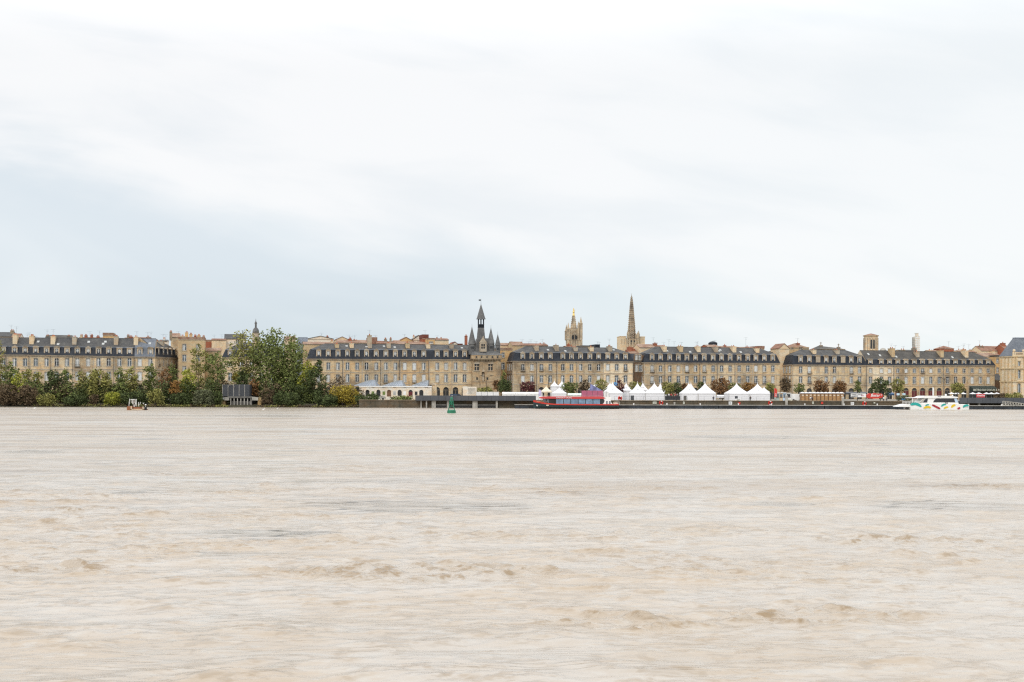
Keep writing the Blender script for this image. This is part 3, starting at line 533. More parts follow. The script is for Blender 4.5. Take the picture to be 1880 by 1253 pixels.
B('tall cream stone house with a crowd of chimneys above the trees', 235, 652, 970, 268, 236, 478, TAN, TILE, 'flat', dep=14, chims=[(545, 152, 30, TRIMD), (690, 205, 50, CREAM), (742, 160, 40, OCHRE), (795, 180, 38, TAN), (850, 200, 30, BRICKW), (895, 196, 44, TAN), (955, 208, 26, TRIMD)],
  wins=[(722, 330, 410, 1.4), (722, 465, 548, 1.4), (722, 612, 672, 1.4), (890, 330, 410, 1.4), (890, 465, 548, 1.4)], group=None, ants=[(640, 158)])
B('cream plastered gable wall beside the tall cream stone house', 235, 548, 652, 240, 186, 484, CREAM, TILE, 'side', group=None)
B('brick red walled house in the gap right of the tall cream house', 235, 975, 1075, 285, 272, 500, BRICKW, TILE, 'flat')
B('bright cream gable wall above the orange roof', 235, 1072, 1245, 275, 255, 500, CREAM, TILEB, 'side', ants=[(1100, 205), (1195, 200)])
B('low orange tiled roof in front of the bright cream wall', 235, 990, 1180, 415, 375, 480, TAN, TILE, 'side')
B('grey roofed house with a broad gable left of the tallest trees', 235, 1238, 1500, 262, 198, 505, WHITEW, SLU, 'side', wins=[(1400, 275, 320, 1.3)], chims=[(1250, 300, 30, CREAM)])
house('stone mansard house glimpsed through the tallest riverside trees', 408, 520, [422.5, 443.3, 462, 480, 498], 656.5, 643, 630, [(664.7, 673.5), (685, 700)], MS[2], hipL=True, hipR=True, strings=(680, 703), chim=[(470, 630)], group=None)
B('pale pink tiled roof just right of the tallest tree', 470, 370, 505, 268, 225, 500, CREAM, TILE, 'side')
B('small grey zinc clad house above the trees', 470, 545, 655, 320, 240, 496, ZINC, ZINC, 'flat', chims=[(645, 258, 28, CREAM)])
B('long market hall with white ribbed wall and low grey gable', 470, 662, 985, 262, 226, 530, WHITEW, SLU, 'gable', chims=[(915, 215, 34, BRICKW)], ants=[(843, 180)])
B('tiled roof with patched brown tiles under the market hall', 470, 612, 1060, 330, 298, 486, TAN, TILE, 'side', chims=[(975, 268, 36, CREAM)])
B('cream gabled house between the market hall and brick chimneys', 470, 1015, 1185, 275, 235, 525, CREAM, TILEB, 'gable')
B('long orange tiled roof with brick chimneys above the hangar row', 470, 1040, 1410, 312, 272, 490, WHITEW, TILE, 'side', chims=[(1210, 242, 40, BRICKW), (1262, 262, 26, TRIMD), (1290, 270, 34, TAN)], ants=[(1200, 205), (1268, 205)])
B('white flat topped stair block beside the tall tan chimney', 470, 1440, 1545, 330, 240, 500, WHITEW, TILEB, 'flat', ants=[(1540, 208)])
B('low grey tiled house right of the white stair block', 470, 1545, 1690, 322, 285, 494, TAN, TILEB, 'side', chims=[(1600, 290, 40, WHITEW), (1668, 252, 30, TRIMD)])
B('reddish tiled roof with two small dark chimneys', 705, 10, 140, 318, 290, 496, TAN, TILE, 'side', chims=[(28, 245, 22, TRIMD), (96, 240, 22, TRIMD)])
B('bright red tiled roof left of the yellow dome-like gable', 705, 130, 215, 325, 278, 500, BRICKW, TILE, 'side')
B('ochre house with a shallow gable high above the quay roofs', 705, 190, 372, 292, 240, 510, OCHRE, TILEB, 'gable', ants=[(275, 195)])
B('white gabled house with a steep grey front', 705, 366, 520, 275, 216, 515, WHITEW, SLW, 'gable', chims=[(392, 210, 20, WHITEW), (455, 225, 20, TRIMD)])
B('dark red brick tower block of chimneys under a tall aerial', 705, 490, 566, 255, 205, 505, BRICKW, TILER, 'flat', chims=[(503, 208, 16, BRICKW), (550, 208, 16, BRICKW)], ants=[(540, 145)])
B('ochre house wall with one round arched window, flat topped', 705, 542, 652, 262, 250, 498, OCHRE, TILE, 'flat', wins=[(600, 300, 325, 1.6)])
B('long cream house under a thin tiled roof right of the ochre wall', 705, 650, 825, 275, 252, 502, CREAM, TILEB, 'side', chims=[(690, 240, 18, TRIMD), (745, 240, 22, TAN)], ants=[(695, 215)])
B('orange tiled roof below the long ochre and cream houses', 705, 180, 545, 330, 295, 488, CREAM, TILE, 'side', group='rooftops behind the quay')
B('small white gable with red tiles left of the gate tower', 705, 872, 938, 330, 300, 496, WHITEW, TILER, 'gable')
B('small dark red rendered house by the leaning roofs', 705, 945, 1002, 345, 322, 492, BRICKW, TILER, 'flat')
B('orange brick house with a very tall chimney next to the gate tower', 705, 1030, 1105, 390, 370, 492, BRICKW, TILE, 'side', chims=[(1066, 205, 30, BRICKW)])
B('ochre corner house with a dark cornice right of the gate tower', 705, 1462, 1640, 400, 375, 502, OCHRE, TILE, 'flat', group=None, wins=[(1520, 440, 500, 1.2), (1520, 570, 650, 1.3)], dep=10)
B('orange tiled roofs stepped above the ochre corner house', 705, 1490, 1690, 345, 312, 520, CREAM, TILE, 'side', chims=[(1650, 320, 40, TAN)])
B('reddish tiled roof with three aerials left of the twin pinnacle tower', 940, 0, 152, 345, 295, 512, TAN, TILE, 'side', chims=[(145, 298, 20, TRIMD)], ants=[(155, 262), (10, 285)])
B('brown tiled roof with small brick chimneys near three aerials', 940, 150, 460, 345, 318, 515, CREAM, TILEB, 'side', chims=[(290, 332, 44, BRICKW), (385, 310, 16, BRICKW), (435, 305, 34, TRIMD)], ants=[(265, 265), (415, 262), (235, 290)])
B('brick red chimney house in front of the twin pinnacle tower', 940, 700, 830, 372, 350, 505, BRICKW, TILE, 'side', chims=[(745, 315, 30, BRICKW), (785, 335, 24, BRICKW)])
B('low slate roof between the two gothic towers', 940, 890, 1000, 360, 345, 530, WHITEW, SLU, 'flat')
B('dark grey plant block on a roof between the two gothic towers', 940, 1066, 1120, 372, 332, 520, DGREY, SLD, 'flat', ants=[(1125, 290), (1145, 300)])
B('broken red chimney stack house left of the tapered spire', 940, 1500, 1620, 450, 395, 505, BRICKW, TILE, 'side', chims=[(1535, 352, 60, BRICKW), (1580, 372, 40, BRICKW)])
B('dark brown house front in the side street behind the tents', 940, 1552, 1700, 550, 452, 506, BROWNW, SLD, 'side', group=None, wins=[(1590, 465, 530, 1.2), (1630, 465, 530, 1.2), (1590, 590, 680, 1.3), (1640, 590, 680, 1.3)])
B('orange tiled roofs right beneath the cathedral block', 1175, -10, 195, 372, 328, 512, CREAM, TILE, 'side', chims=[(100, 345, 34, TAN)])
B('tiled house with a wide brick chimney and thin aerials', 1175, 185, 330, 372, 340, 510, CREAM, TILEB, 'side', chims=[(222, 302, 46, BRICKW)], ants=[(200, 240), (240, 300)])
B('slate roof with a row of thin aerials above the tented quay', 1175, 330, 660, 376, 360, 512, TAN, SLW, 'side', ants=[(400, 265), (470, 290), (570, 300), (330, 300), (770, 300)])
B('orange brick house carrying a dark faceted hood', 1175, 862, 1020, 365, 335, 520, BRICKW, TILE, 'side')
B('orange tiled roof with a brick chimney right of the dark hood', 1175, 1050, 1260, 382, 352, 512, CREAM, TILE, 'side', chims=[(1118, 328, 24, BRICKW)])
B('long thin tiled roof under the tallest aerial', 1175, 1285, 1470, 382, 364, 514, CREAM, TILE, 'side', chims=[(1410, 345, 32, BRICKW), (1462, 360, 24, WHITEW)], ants=[(1395, 240)])
B('cream roof block with flat chimney at the end of the tented row', 1175, 1508, 1590, 385, 352, 514, TAN, TILEB, 'flat')
B('tall tan house with stepped orange roofs above the alley', 1410, 262, 530, 375, 312, 530, TAN, TILE, 'hip', group=None, wins=[(300, 370, 395, 1.2), (420, 365, 395, 1.6)], chims=[(425, 300, 40, BRICKW)], ants=[(425, 250)])
B('tan gable wall stepping up beside the tall tan house', 1410, 140, 275, 385, 322, 526, CREAM, TILEB, 'gable', group=None)
B('small house with dark chimneys at the tented row corner', 1410, 52, 140, 440, 420, 520, TAN, SLW, 'side', chims=[(92, 400, 40, TRIMD)])
B('dark brown house filling the alley left of the cabins', 1410, 150, 215, 660, 600, 545, BROWNW, TILE, 'side', group=None)
B('low orange tiled roof left of the tall lit chimney', 1410, 1250, 1420, 500, 455, 545, CREAM, TILE, 'side', chims=[(1365, 432, 50, OCHRE)])
B('orange tiled roof under the pale dome', 1410, 1400, 1600, 500, 440, 548, CREAM, TILE, 'side')
B('low rooftop with bushy chimney pots left of the lattice tower', 1640, 110, 300, 425, 400, 545, CREAM, SLW, 'side', chims=[(150, 385, 22, TAN), (180, 385, 22, TAN), (327, 365, 50, TRIMD)], ants=[(65, 340), (180, 350)])
B('small cream house between slate roofs with chimney', 1640, 485, 610, 435, 405, 545, CREAM, TILE, 'side', chims=[(510, 392, 40, CREAM), (545, 400, 20, TRIMD)])
B('round looking tiled turret house above the slate roofs', 1640, 645, 780, 385, 345, 560, BRICKW, TILEB, 'hip', chims=[(797, 392, 36, WHITEW)], ants=[(768, 290)])
B('cream house with three chimneys above the arcaded row', 1640, 850, 1075, 430, 410, 550, CREAM, TILEB, 'side', chims=[(885, 388, 36, WHITEW), (948, 380, 44, OCHRE), (1045, 390, 30, TAN)], ants=[(950, 335), (1030, 325), (880, 350)])
B('large reddish brown tiled roof near the right edge', 1640, 1110, 1425, 415, 352, 575, CREAM, TILEB, 'side', chims=[(1145, 335, 20, TRIMD), (1185, 345, 16, TRIMD)], ants=[(1148, 280)])
B('lower orange tiled roof with a slim cream chimney near the right edge', 1640, 1105, 1400, 490, 440, 556, CREAM, TILE, 'side', chims=[(1345, 400, 22, CREAM)])
B('tall brick chimney house left of the grand slate pavilion', 1640, 1425, 1505, 400, 330, 570, BRICKW, TILEB, 'side', chims=[(1455, 300, 50, BRICKW)])
B('narrow ochre house with two white windows in the right hand alley', 1640, 1298, 1408, 490, 470, 552, OCHRE, SLW, 'flat', group=None, wins=[(1330, 515, 570, 1.2), (1332, 630, 695, 1.2)], dep=8)
B('low lean-to with slate roof and brown front in the right hand alley', 1640, 1302, 1410, 790, 712, 544, BROWNW, SLU, 'side', group=None, dep=7)
# ------------------------------------------------------------------ gate tower
def gate_tower():
    l = L(892, 486); t = thing('gate_tower', 'medieval stone gate tower with clustered pointed slate roofs and a tall central spire', 'tower', l.loc, R(8))
    X, H = l.x, l.h; x0, x1, xr = X(867), X(912), X(920.5); dep = 11.0
    m = MB(); holes = [(X(871), X(879.3), H(680.7), H(668.5)), (X(896.5), X(904.5), H(680.7), H(668.5)), (X(884.3), X(889.8), H(700.4), H(683), .6), (X(874.3), X(877.2), H(698), H(693)), (X(894), X(896.6), H(698), H(693)), (X(880.5), X(892.5), .05, H(712), 1.2)]
    wall_holes(m, x1, 0, H(660), [h if len(h) > 4 else h + (0,) for h in holes], x0=x0, dep=.7)
    m.face([(x0, 0, 0), (x0, 0, H(660)), (x0, dep, H(660)), (x0, dep, 0)]); m.face([(x1, dep, 0), (x0, dep, 0), (x0, dep, H(660)), (x1, dep, H(660))])
    m.box(x0, xr - .5, -.12, -.003, H(701.6), H(700.6), 1); m.build('wall', [GATE, TRIMD], t)
    m = MB(); r = (xr - X(907)) / 2; m.lathe([(r, 0), (r, H(701)), (r + .12, H(700.6)), (r, H(700)), (r, H(660))], X(907) + r, r * .7, 16); m.build('round_turret', GATE, t)
    m = MB(); q = []                     # parapet on corbels
    for k in range(18):
        a = x0 + .25 + (xr - x0 - .9) * k / 17; m.prismx([(-.75, H(660.5)), (-.003, H(665.5)), (-.003, H(660.5))], a, a + .36, 1)
        m.box(a - .05, a + .41, -.72, -.01, H(661.6), H(660.2), 0)
    m.box(x0 - .4, xr + .25, -.8, dep + .3, H(660.2), H(652.5), 0); m.box(x0 - .5, xr + .35, -.92, -.801, H(660.2), H(659.3), 1)
    for k in range(5):
        a = x0 + 1.2 + (xr - x0 - 3) * k / 4; m.box(a, a + .5, -.83, -.8, H(658), H(654.2), 2)
    m.build('parapet', [GATE, TRIMD, GLD], t)
    for a, b in ((871, 879.3), (896.5, 904.5)):
        m = MB(); z0, z1 = H(680.7), H(668.5); cx = (X(a) + X(b)) / 2; m.box(cx - .13, cx + .13, .25, .4, z0, z1); m.box(X(a), cx - .13, .25, .4, z0 + (z1 - z0) * .55, z0 + (z1 - z0) * .65); m.box(cx + .13, X(b), .25, .4, z0 + (z1 - z0) * .55, z0 + (z1 - z0) * .65)
        m.box(X(a) - .25, X(b) + .25, -.25, -.003, z1, z1 + .35); m.box(X(a) - .3, X(b) + .3, -.25, -.003, z0 - .3, z0)
        for k in range(4): m.lathe([(.16, z1 + .35), (.1, z1 + .8), (.01, z1 + 1.1)], X(a) + .2 + k * .45, -.12, 5)
        w_ = m.build('window', TRIM, t); m = MB(); m.box(X(a), X(b), .5, .55, z0, z1); m.build('pane', GLD, w_)
    m = MB(); m.box(X(884.3), X(889.8), .66, .7, H(700.4), H(683)); m.lathe([(.33, H(700.2)), (.42, H(697)), (.3, H(692)), (.38, H(689.5)), (.16, H(688.6)), (.2, H(687.6)), (.02, H(686.3))], X(887), .3, 8, 1)
    m.prism([(X(883.6), H(683)), (X(890.5), H(683)), (X(887), H(677))], -.2, -.01, 1); m.build('statue_niche', [GDARK, TRIM], t)
    m = MB(); m.box(X(880.5), X(892.5), .65, .7, .05, H(712)); m.build('gate_door', DOORD, t)
    for a, b in ((874.3, 877.2), (894, 896.6)):
        m = MB(); m.box(X(a), X(b), .5, .55, H(698), H(693)); m.build('pane', GLD, t)
    # roofs
    m = MB(); e = H(652.5); k0 = H(644.5); A = [(x0 - .5, -.9, e), (xr + .4, -.9, e), (xr + .4, dep + .4, e), (x0 - .5, dep + .4, e)]; Bq = [(X(869), 2.2, k0), (X(914), 2.2, k0), (X(914), dep - 1.6, k0), (X(869), dep - 1.6, k0)]
    for i in range(4): j = (i + 1) % 4; m.face([A[i], A[j], Bq[j], Bq[i]])
    m.face([A[3], A[2], A[1], A[0]]); m.box(X(874), X(910), 2.6, dep - 2, k0 - .1, H(634)); m.prism([(X(874), H(634)), (X(910), H(634)), (X(904), H(621)), (X(878), H(621))], 2.6, dep - 2); m.build('roof', SLGATE, t)
    m = MB(); cx = X(885.5); cy = 5.2; s2 = math.sqrt(2); wb = X(895.5) - X(876); wt = X(890.6) - X(880.4)
    m.lathe([(wb / s2, k0), (wb * .8 / s2, H(628)), (wt / s2 * 1.05, H(601))], cx, cy, 4, 0, math.pi / 4)
    m.build('central_roof', SLGATE, t)
    m = MB(); m.lathe([(wt / s2 * 1.12, H(601)), (wt / s2 * 1.12, H(600.3))], cx, cy, 4, 0, math.pi / 4); g_ = wt / 2
    for sx in (-1, -.5, 0, .5, 1):
        for sy in (-1, 1):
            m.box(cx + sx * g_ - .06, cx + sx * g_ + .06, cy + sy * g_ - .06, cy + sy * g_ + .06, H(600.3), H(595.5)); m.box(cx + sy * g_ - .06, cx + sy * g_ + .06, cy + sx * g_ - .055, cy + sx * g_ + .055, H(600.3), H(595.5)) if abs(sx) < 1 else None
    m.box(cx - g_ - .1, cx + g_ + .1, cy - g_ - .1, cy + g_ + .1, H(595.5), H(594.6)); m.box(cx - g_ * .8, cx + g_ * .8, cy - g_ * .8, cy + g_ * .8, H(600.3), H(595.6))
    for sx in (-1, 0, 1):
        for sy in (-1, 1): m.box(cx + sx * g_ * .93 - .13, cx + sx * g_ * .93 + .13, cy + sy * g_ * .93 - .13, cy + sy * g_ * .93 + .13, H(594.6), H(585))
    m.build('lantern', [SLD], t)
    m = MB(); ws = X(892) - X(878.8); m.lathe([(ws / s2, H(585.2)), (ws * .84 / s2, H(582.5)), (ws * .45 / s2, H(570)), (.03, H(556.5))], cx, cy, 8, 0, math.pi / 8); m.build('spire', SLGATE, t)
    m = MB(); m.bar((cx, cy, H(557)), (cx, cy, H(547)), .05, .03, 5); m.box(cx - .9, cx - .05, cy - .02, cy + .02, H(551), H(548.6)); m.build('weather_vane', IRON, t)
    for a, b, yb, ap, ya, cy_ in ((860.8, 874.5, 632, 868.7, 597.2, 3.0), (896.5, 909.5, 631, 902.3, 599.2, 3.2), (910.4, 920.3, 634, 914.8, 611, 2.5)):
        m = MB(); rr = (X(b) - X(a)) / 2; cc = (X(a) + X(b)) / 2; m.lathe([(rr * .93, H(651)), (rr * .93, H(yb) - .001)], cc, cy_, 12, 1)
        m.lathe([(rr * 1.08, H(yb)), (rr * .72, H(yb + (ya - yb) * .33)), (.04, H(ya + 2))], cc, cy_, 12); m.bar((cc, cy_, H(ya + 2.5)), (cc, cy_, H(ya - 3)), .05, .02, 5)
        m.box(cc - .5, cc + .6, cy_ - rr * 1.02, cy_, H(yb + 8), H(yb + 4.4), 2); m.build('cone_roof', [SLGATE, SLGATE, GLD], t)
    m = MB(); a, b = X(881), X(893.6); wall_holes(m, b, H(646), H(629.5), [(X(883.6), X(886.8), H(640.5), H(632), 0), (X(887.6), X(890.6), H(640.5), H(632), 0)], y=.6, x0=a); m.box(a, b, 1.0, 3.5, H(646), H(629.5)); m.prism([(a - .15, H(629.5)), (b + .15, H(629.5)), (X(887.3), H(619.5))], .5, 3.6)
    m.box(X(883.6), X(890.6), .7, .78, H(637), H(636.2)); m.lathe([(.14, H(620)), (.2, H(618.6)), (.02, H(617))], X(887.3), .8, 5); d_ = m.build('dormer', TRIM, t); m = MB(); m.box(X(883.4), X(890.8), .9, .97, H(641), H(631.5)); m.build('pane', GLD, d_)
gate_tower()
# ------------------------------------------------------------------ gothic towers
def pinnacle(m, x, y, r, z0, z1, z2, mi=0, n=4):
    rot = math.pi / 4 if n == 4 else 0
    m.lathe([(r, z0), (r, z1), (r * 1.25, z1 + .1), (r * .8, z1 + .5), (.04, z2)], x, y, n, mi, rot)
def twin_tower():
    l = L(1054.8, 800); t = thing('gothic_bell_tower', 'gothic stone bell tower with corner pinnacles and a gilded statue on top', 'tower', l.loc, R(6)); X, H = l.x, l.h
    hw = X(1067.6) - X(1055); m = MB(); m.box(-hw, hw, 0, 2 * hw, 0, H(625)); m.box(-hw - .2, hw + .2, -.2, 2 * hw + .2, H(625), H(624.2), 1)
    for s_ in (-1, 1): m.box(s_ * hw - .6, s_ * hw + .6, -.6, .6, 0, H(624.9))
    for a in range(4): m.box(-hw + 1.5 + a * 1.6, -hw + 1.9 + a * 1.6, -.12, -.003, H(640), H(626), 1)
    m.build('base', [GSTONE, GDARK], t)
    m = MB(); hu = hw * .80; cy = hw; o0 = (X(1048.5), X(1060.5), H(623.5), H(615.5), .8); wall_holes(m, hu, H(624.2), H(603.8), [o0], y=cy - hu, x0=-hu, dep=1.0)
    m.face([(-hu, cy - hu, H(624.2)), (-hu, cy - hu, H(603.8)), (-hu, cy + hu, H(603.8)), (-hu, cy + hu, H(624.2))]); m.face([(hu, cy - hu, H(624.2)), (hu, cy + hu, H(624.2)), (hu, cy + hu, H(603.8)), (hu, cy - hu, H(603.8))]); m.face([(hu, cy + hu, H(624.2)), (-hu, cy + hu, H(624.2)), (-hu, cy + hu, H(603.8)), (hu, cy + hu, H(603.8))])
    m.box(-hu - .15, hu + .15, cy - hu - .15, cy + hu + .15, H(603.8), H(603), 1); m.box(-.3, .3, cy - hu - .02, cy - hu + .5, H(623.5), H(615.5))
    for a in (-1, -.33, .33, 1): m.box(a * hu * .8 - .12, a * hu * .8 + .12, cy - hu - .15, cy - hu - .003, H(614.5), H(604.5))
    m.prism([(X(1051), H(614.5)), (X(1058), H(614.5)), (X(1054.6), H(606))], cy - hu - .2, cy - hu - .003, 0)
    m.build('belfry', [GSTONE, GDARK], t); m = MB(); m.box(X(1048.5), X(1060.5), cy - hu + .9, cy - hu + 1.0, H(623.5), H(615.5)); m.build('louvre', GLD, t)
    for sx, sy, tip in ((-1, -1, 592.5), (1, -1, 581.5), (-1, 1, 595), (1, 1, 590)):
        m = MB(); px_ = sx * (hw * .93); py_ = cy + sy * hw * .93; pinnacle(m, px_, py_, 1.35, H(624.2), H(tip + 13), H(tip)); pinnacle(m, px_ - sx * 1.7, py_ + .2, .7, H(624.2), H(tip + 17), H(tip + 8)); m.build('pinnacle', [GSTONE], t)
    m = MB(); rb = X(1060.8) - X(1055); m.lathe([(rb, H(603)), (rb * .95, H(600)), (rb * .42, H(581)), (rb * .55, H(580.4)), (rb * .5, H(579.6))], 0, cy, 8, 0, math.pi / 8)
    for k in range(8):
        a = k * math.pi / 4
        for q in range(6):
            rr = rb * (.97 - .09 * q); m.lathe([(.14, H(601 - q * 3.4)), (.22, H(600 - q * 3.4)), (.02, H(599 - q * 3.4))], rr * math.cos(a), cy + rr * math.sin(a), 4)
    m.build('spire', [GSTONE], t)
    m = MB(); m.lathe([(.7, H(579.6)), (.75, H(577.5)), (.5, H(575)), (.68, H(572.5)), (.55, H(570.5)), (.22, H(569.6)), (.45, H(568.5)), (.4, H(567.3)), (.1, H(566.4)), (.3, H(565.8)), (.02, H(564.8))], 0, cy, 10, sy=.8); m.bar((.5, cy, H(571)), (.95, cy - .1, H(568)), .16, .1); m.build('statue', GOLD, t, smooth=False)
twin_tower()
def cathedral():
    l = L(1162, 830); t = thing('cathedral', 'pale cathedral front with two stacked tapering crocketed stone spires', 'cathedral', l.loc, R(4)); X, H = l.x, l.h
    m = MB(); m.box(X(1140), X(1151), 4, 18, 0, H(618)); m.box(X(1172), X(1186), 4, 18, 0, H(618.5)); m.box(X(1139.5), X(1151), 3.7, 18.3, H(618), H(617)); m.box(X(1172), X(1186.5), 3.7, 18.3, H(618.5), H(617.5))
    for k in range(5): a = X(1174) + k * .85; m.box(a, a + .3, 3.9, 3.997, H(630), H(621), 1)
    for k in range(3): m.box(X(1141.5) + k * 1.1, X(1142.3) + k * 1.1, 3.9, 3.997, H(632), H(622), 1)
    m.build('transept', [CREAM, TRIM], t)
    m = MB(); m.box(X(1151), X(1172), 0, 14, 0, H(622)); m.box(X(1150.6), X(1172.4), -.3, 14.3, H(622), H(621.2), 1); m.box(X(1151), X(1172), -.3, -.01, H(631.5), H(630.8), 1)
    for a in (1157.5, 1163.6): m.box(X(a), X(a + 3), -.12, -.01, H(629), H(625), 2)
    for a in (1151, 1155.5, 1161.2, 1167, 1171): m.box(X(a) - .4, X(a) + .4, -.7, -.002, 0, H(622.2), 0)
    m.build('tower_base', [GSTONE, GDARK, GLD], t)
    for cx_, cy_, ap, tilt in ((1160.9, 4, 541.5, 0), (1164.8, 11, 545, .12)):
        m = MB(); cx = X(cx_); rb = X(1167.4) - X(1160.6); zs = H(621.2); zt = H(ap); n = 11; pr = []
        for k in range(n + 1):
            f = k / n; z = zs + (zt - zs) * f; r_ = rb * (1 - f) ** .66 + .06; pr += [(r_, z), (r_ * 1.0 + .35 * (1 - f) + .12, z + .15), (r_ * .96, z + .55)] if k < n else [(.12, z)]
        m.lathe(pr, cx, cy_, 8, 0, math.pi / 8)
        for k in range(8):
            a = k * math.pi / 4 + math.pi / 8
            for q in range(20):
                f = (q + .5) / 21; rr = rb * (1 - f) ** .66 + .1; z = zs + (zt - zs) * f; m.lathe([(.2, z), (.42 * (1 - f) + .16, z + .4), (.02, z + .9)], cx + rr * math.cos(a), cy_ + rr * math.sin(a), 4, 1)
        m.bar((cx, cy_, zt - .3), (cx, cy_, zt + 1.2), .06); m.box(cx - .35, cx + .35, cy_ - .04, cy_ + .04, zt + .6, zt + .75); m.build('spire', [GDARK, GSTONE], t)
    for x_, y_, tip, b_ in ((1151.8, 0, 607.5, 620), (1154.5, .5, 610, 620), (1153.2, 4, 612, 620), (1170, .2, 609, 620), (1172.5, .3, 606.5, 620), (1174, 2, 608.5, 620), (1167.8, 1, 611, 619)):
        m = MB(); pinnacle(m, X(x_), y_, .62, H(624), H(tip + 6), H(tip)); m.build('pinnacle', GSTONE, t)
cathedral()
def belfry():
    l = L(1598.6, 575); t = thing('church_belfry', 'stocky eight-sided stone belfry with twin tall dark openings and a low roof', 'tower', l.loc, R(22.5)); X, H = l.x, l.h
    r_ = X(1612.2); m = MB(); m.lathe([(r_ * .98, 0), (r_ * .98, H(645)), (r_ * 1.04, H(644.6)), (r_ * 1.04, H(643.6)), (r_ * .92, H(643.2)), (r_ * .92, H(618.6)), (r_ * 1.03, H(618)), (r_ * 1.05, H(616.6)), (r_ * .98, H(616.4))], 0, 0, 8, 0, 0)
    m.build('wall', CREAM, t); apo = r_ * .92 * math.cos(math.pi / 8)
    for k in range(8):
        an = math.pi / 8 + k * math.pi / 4; ux, uy = -math.sin(an), math.cos(an); nx, ny = math.cos(an), math.sin(an); m = MB(); f = MB()
        for s_ in ((-.6, .6) if k % 2 else ()):
            for w0, mm_, off, z0, z1 in ((.36, m, .03, H(641), H(623.5)),):
                pts = [(s_ - w0, z0), (s_ + w0, z0), (s_ + w0, z1 - .5)] + [(s_ + w0 * math.cos(q), z1 - .5 + w0 * math.sin(q)) for q in (.5, 1.05, 1.57, 2.1, 2.6)] + [(s_ - w0, z1 - .5)]
                mm_.face([(nx * (apo + off) + ux * p, ny * (apo + off) + uy * p, z) for p, z in pts])
        for s_ in (-1.22, 0, 1.22):
            for dz in (0,):
                A_ = [(s_ - .16, .0), (s_ + .16, .0), (s_ + .16, .2), (s_ - .16, .2)]
                ring = lambda z: [(nx * (apo + o_) + ux * p, ny * (apo + o_) + uy * p, z) for p, o_ in A_]
                f.loft([ring(H(643)), ring(H(621))])
        o_ = m.build('belfry_opening', GLD, t); f.build('pilaster', TRIM, t)
    m = MB(); m.lathe([(r_ * 1.08, H(616.4)), (r_ * .5, H(614.2)), (.05, H(612.6))], 0, 0, 8); m.build('roof', TILEB, t)
belfry()
def dome_turret():
    l = L(469.4, 620); t = thing('dome_turret', 'small grey lantern and dome of a church rising behind the tallest trees', 'dome', l.loc); X, H = l.x, l.h
    m = MB(); r_ = X(475.5); m.lathe([(r_ * 1.05, 0), (r_ * 1.05, H(613)), (r_ * 1.2, H(612.6)), (r_ * 1.2, H(611.8))], 0, 0, 12); m.build('drum', TRIM, t)
    m = MB(); m.lathe([(r_, H(611.8)), (r_ * .97, H(608)), (r_ * .8, H(604.8)), (r_ * .5, H(602.6)), (r_ * .42, H(602))], 0, 0, 12, 0); m.build('dome', SLGATE, t, smooth=True)
    m = MB(); q = r_ * .36; m.lathe([(q * .8, H(602)), (q * .8, H(595)), (q * 1.2, H(594.6)), (q * .8, H(592)), (q * .3, H(590.4)), (.05, H(585.5))], 0, 0, 8); m.build('lantern', SLGATE, t)
dome_turret()
def lattice_tower():
    l = L(1682.5, 640); t = thing('lattice_tower', 'white scaffold-like lattice tower with a grey ladder shaft above the roofs', 'tower', l.loc); X, H = l.x, l.h
    m = MB(); a, b = X(1680.3), X(1688.3)
    for x in (a, (a + b) / 2, b):
        for y in (0, 2.2): m.bar((x, y, H(660)), (x, y, H(618)), .13)
    for k in range(7):
        z = H(642) + (H(618) - H(642)) * k / 6
        for y in (0, 2.2): m.bar((a, y, z), (b, y, z), .1)
    m.bar((a + .4, 1, H(618)), (a + .9, 1, H(612)), .2); m.bar((b - .4, 1, H(618)), (b - .7, 1, H(612)), .2); m.box(X(1680.5), X(1687), .3, 1.8, H(612.6), H(611.8)); m.box(X(1681.5), X(1686.5), .4, 1.6, H(618), H(613)); m.build('frame', WHITEW, t)
    m = MB(); m.box(X(1676), X(1679.6), 0, 1.5, H(660), H(619.5)); [m.box(X(1675.8), X(1679.8), -.1, 1.6, H(641 - 3 * k), H(640.3 - 3 * k)) for k in range(7)]; m.build('ladder_shaft', CONC, t)
lattice_tower()
def church_roof():
    l = L(1528, 560); t = thing('church', 'long grey church roof with a stone cross at each end behind the wide block', 'church', l.loc, R(10)); X, H = l.x, l.h
    m = MB(); m.box(X(1503), X(1553), 0, 10, 0, H(641)); m.build('wall', TRIM, t)
    m = MB(); m.face([(X(1501), -.3, H(641.5)), (X(1555), -.3, H(642)), (X(1553), 5, H(639)), (X(1510), 5, H(634.6))]); m.face([(X(1555), 10.3, H(642)), (X(1501), 10.3, H(641.5)), (X(1510), 5, H(634.6)), (X(1553), 5, H(639))]); m.face([(X(1501), 10.3, H(641.5)), (X(1501), -.3, H(641.5)), (X(1510), 5, H(634.6))]); m.build('roof', SLW, t)
    for x_, y_ in ((1514.6, 627.5), (1549.4, 630.5)):
        m = MB(); c = X(x_); m.box(c - .7, c + .7, 4.4, 5.6, H(y_ + 11), H(y_ + 6)); m.box(c - .12, c + .12, 4.9, 5.1, H(y_ + 6), H(y_)); m.box(c - .55, c + .55, 4.92, 5.08, H(y_ + 2.4), H(y_ + 1.6)); m.build('cross', GDARK, t)
church_roof()
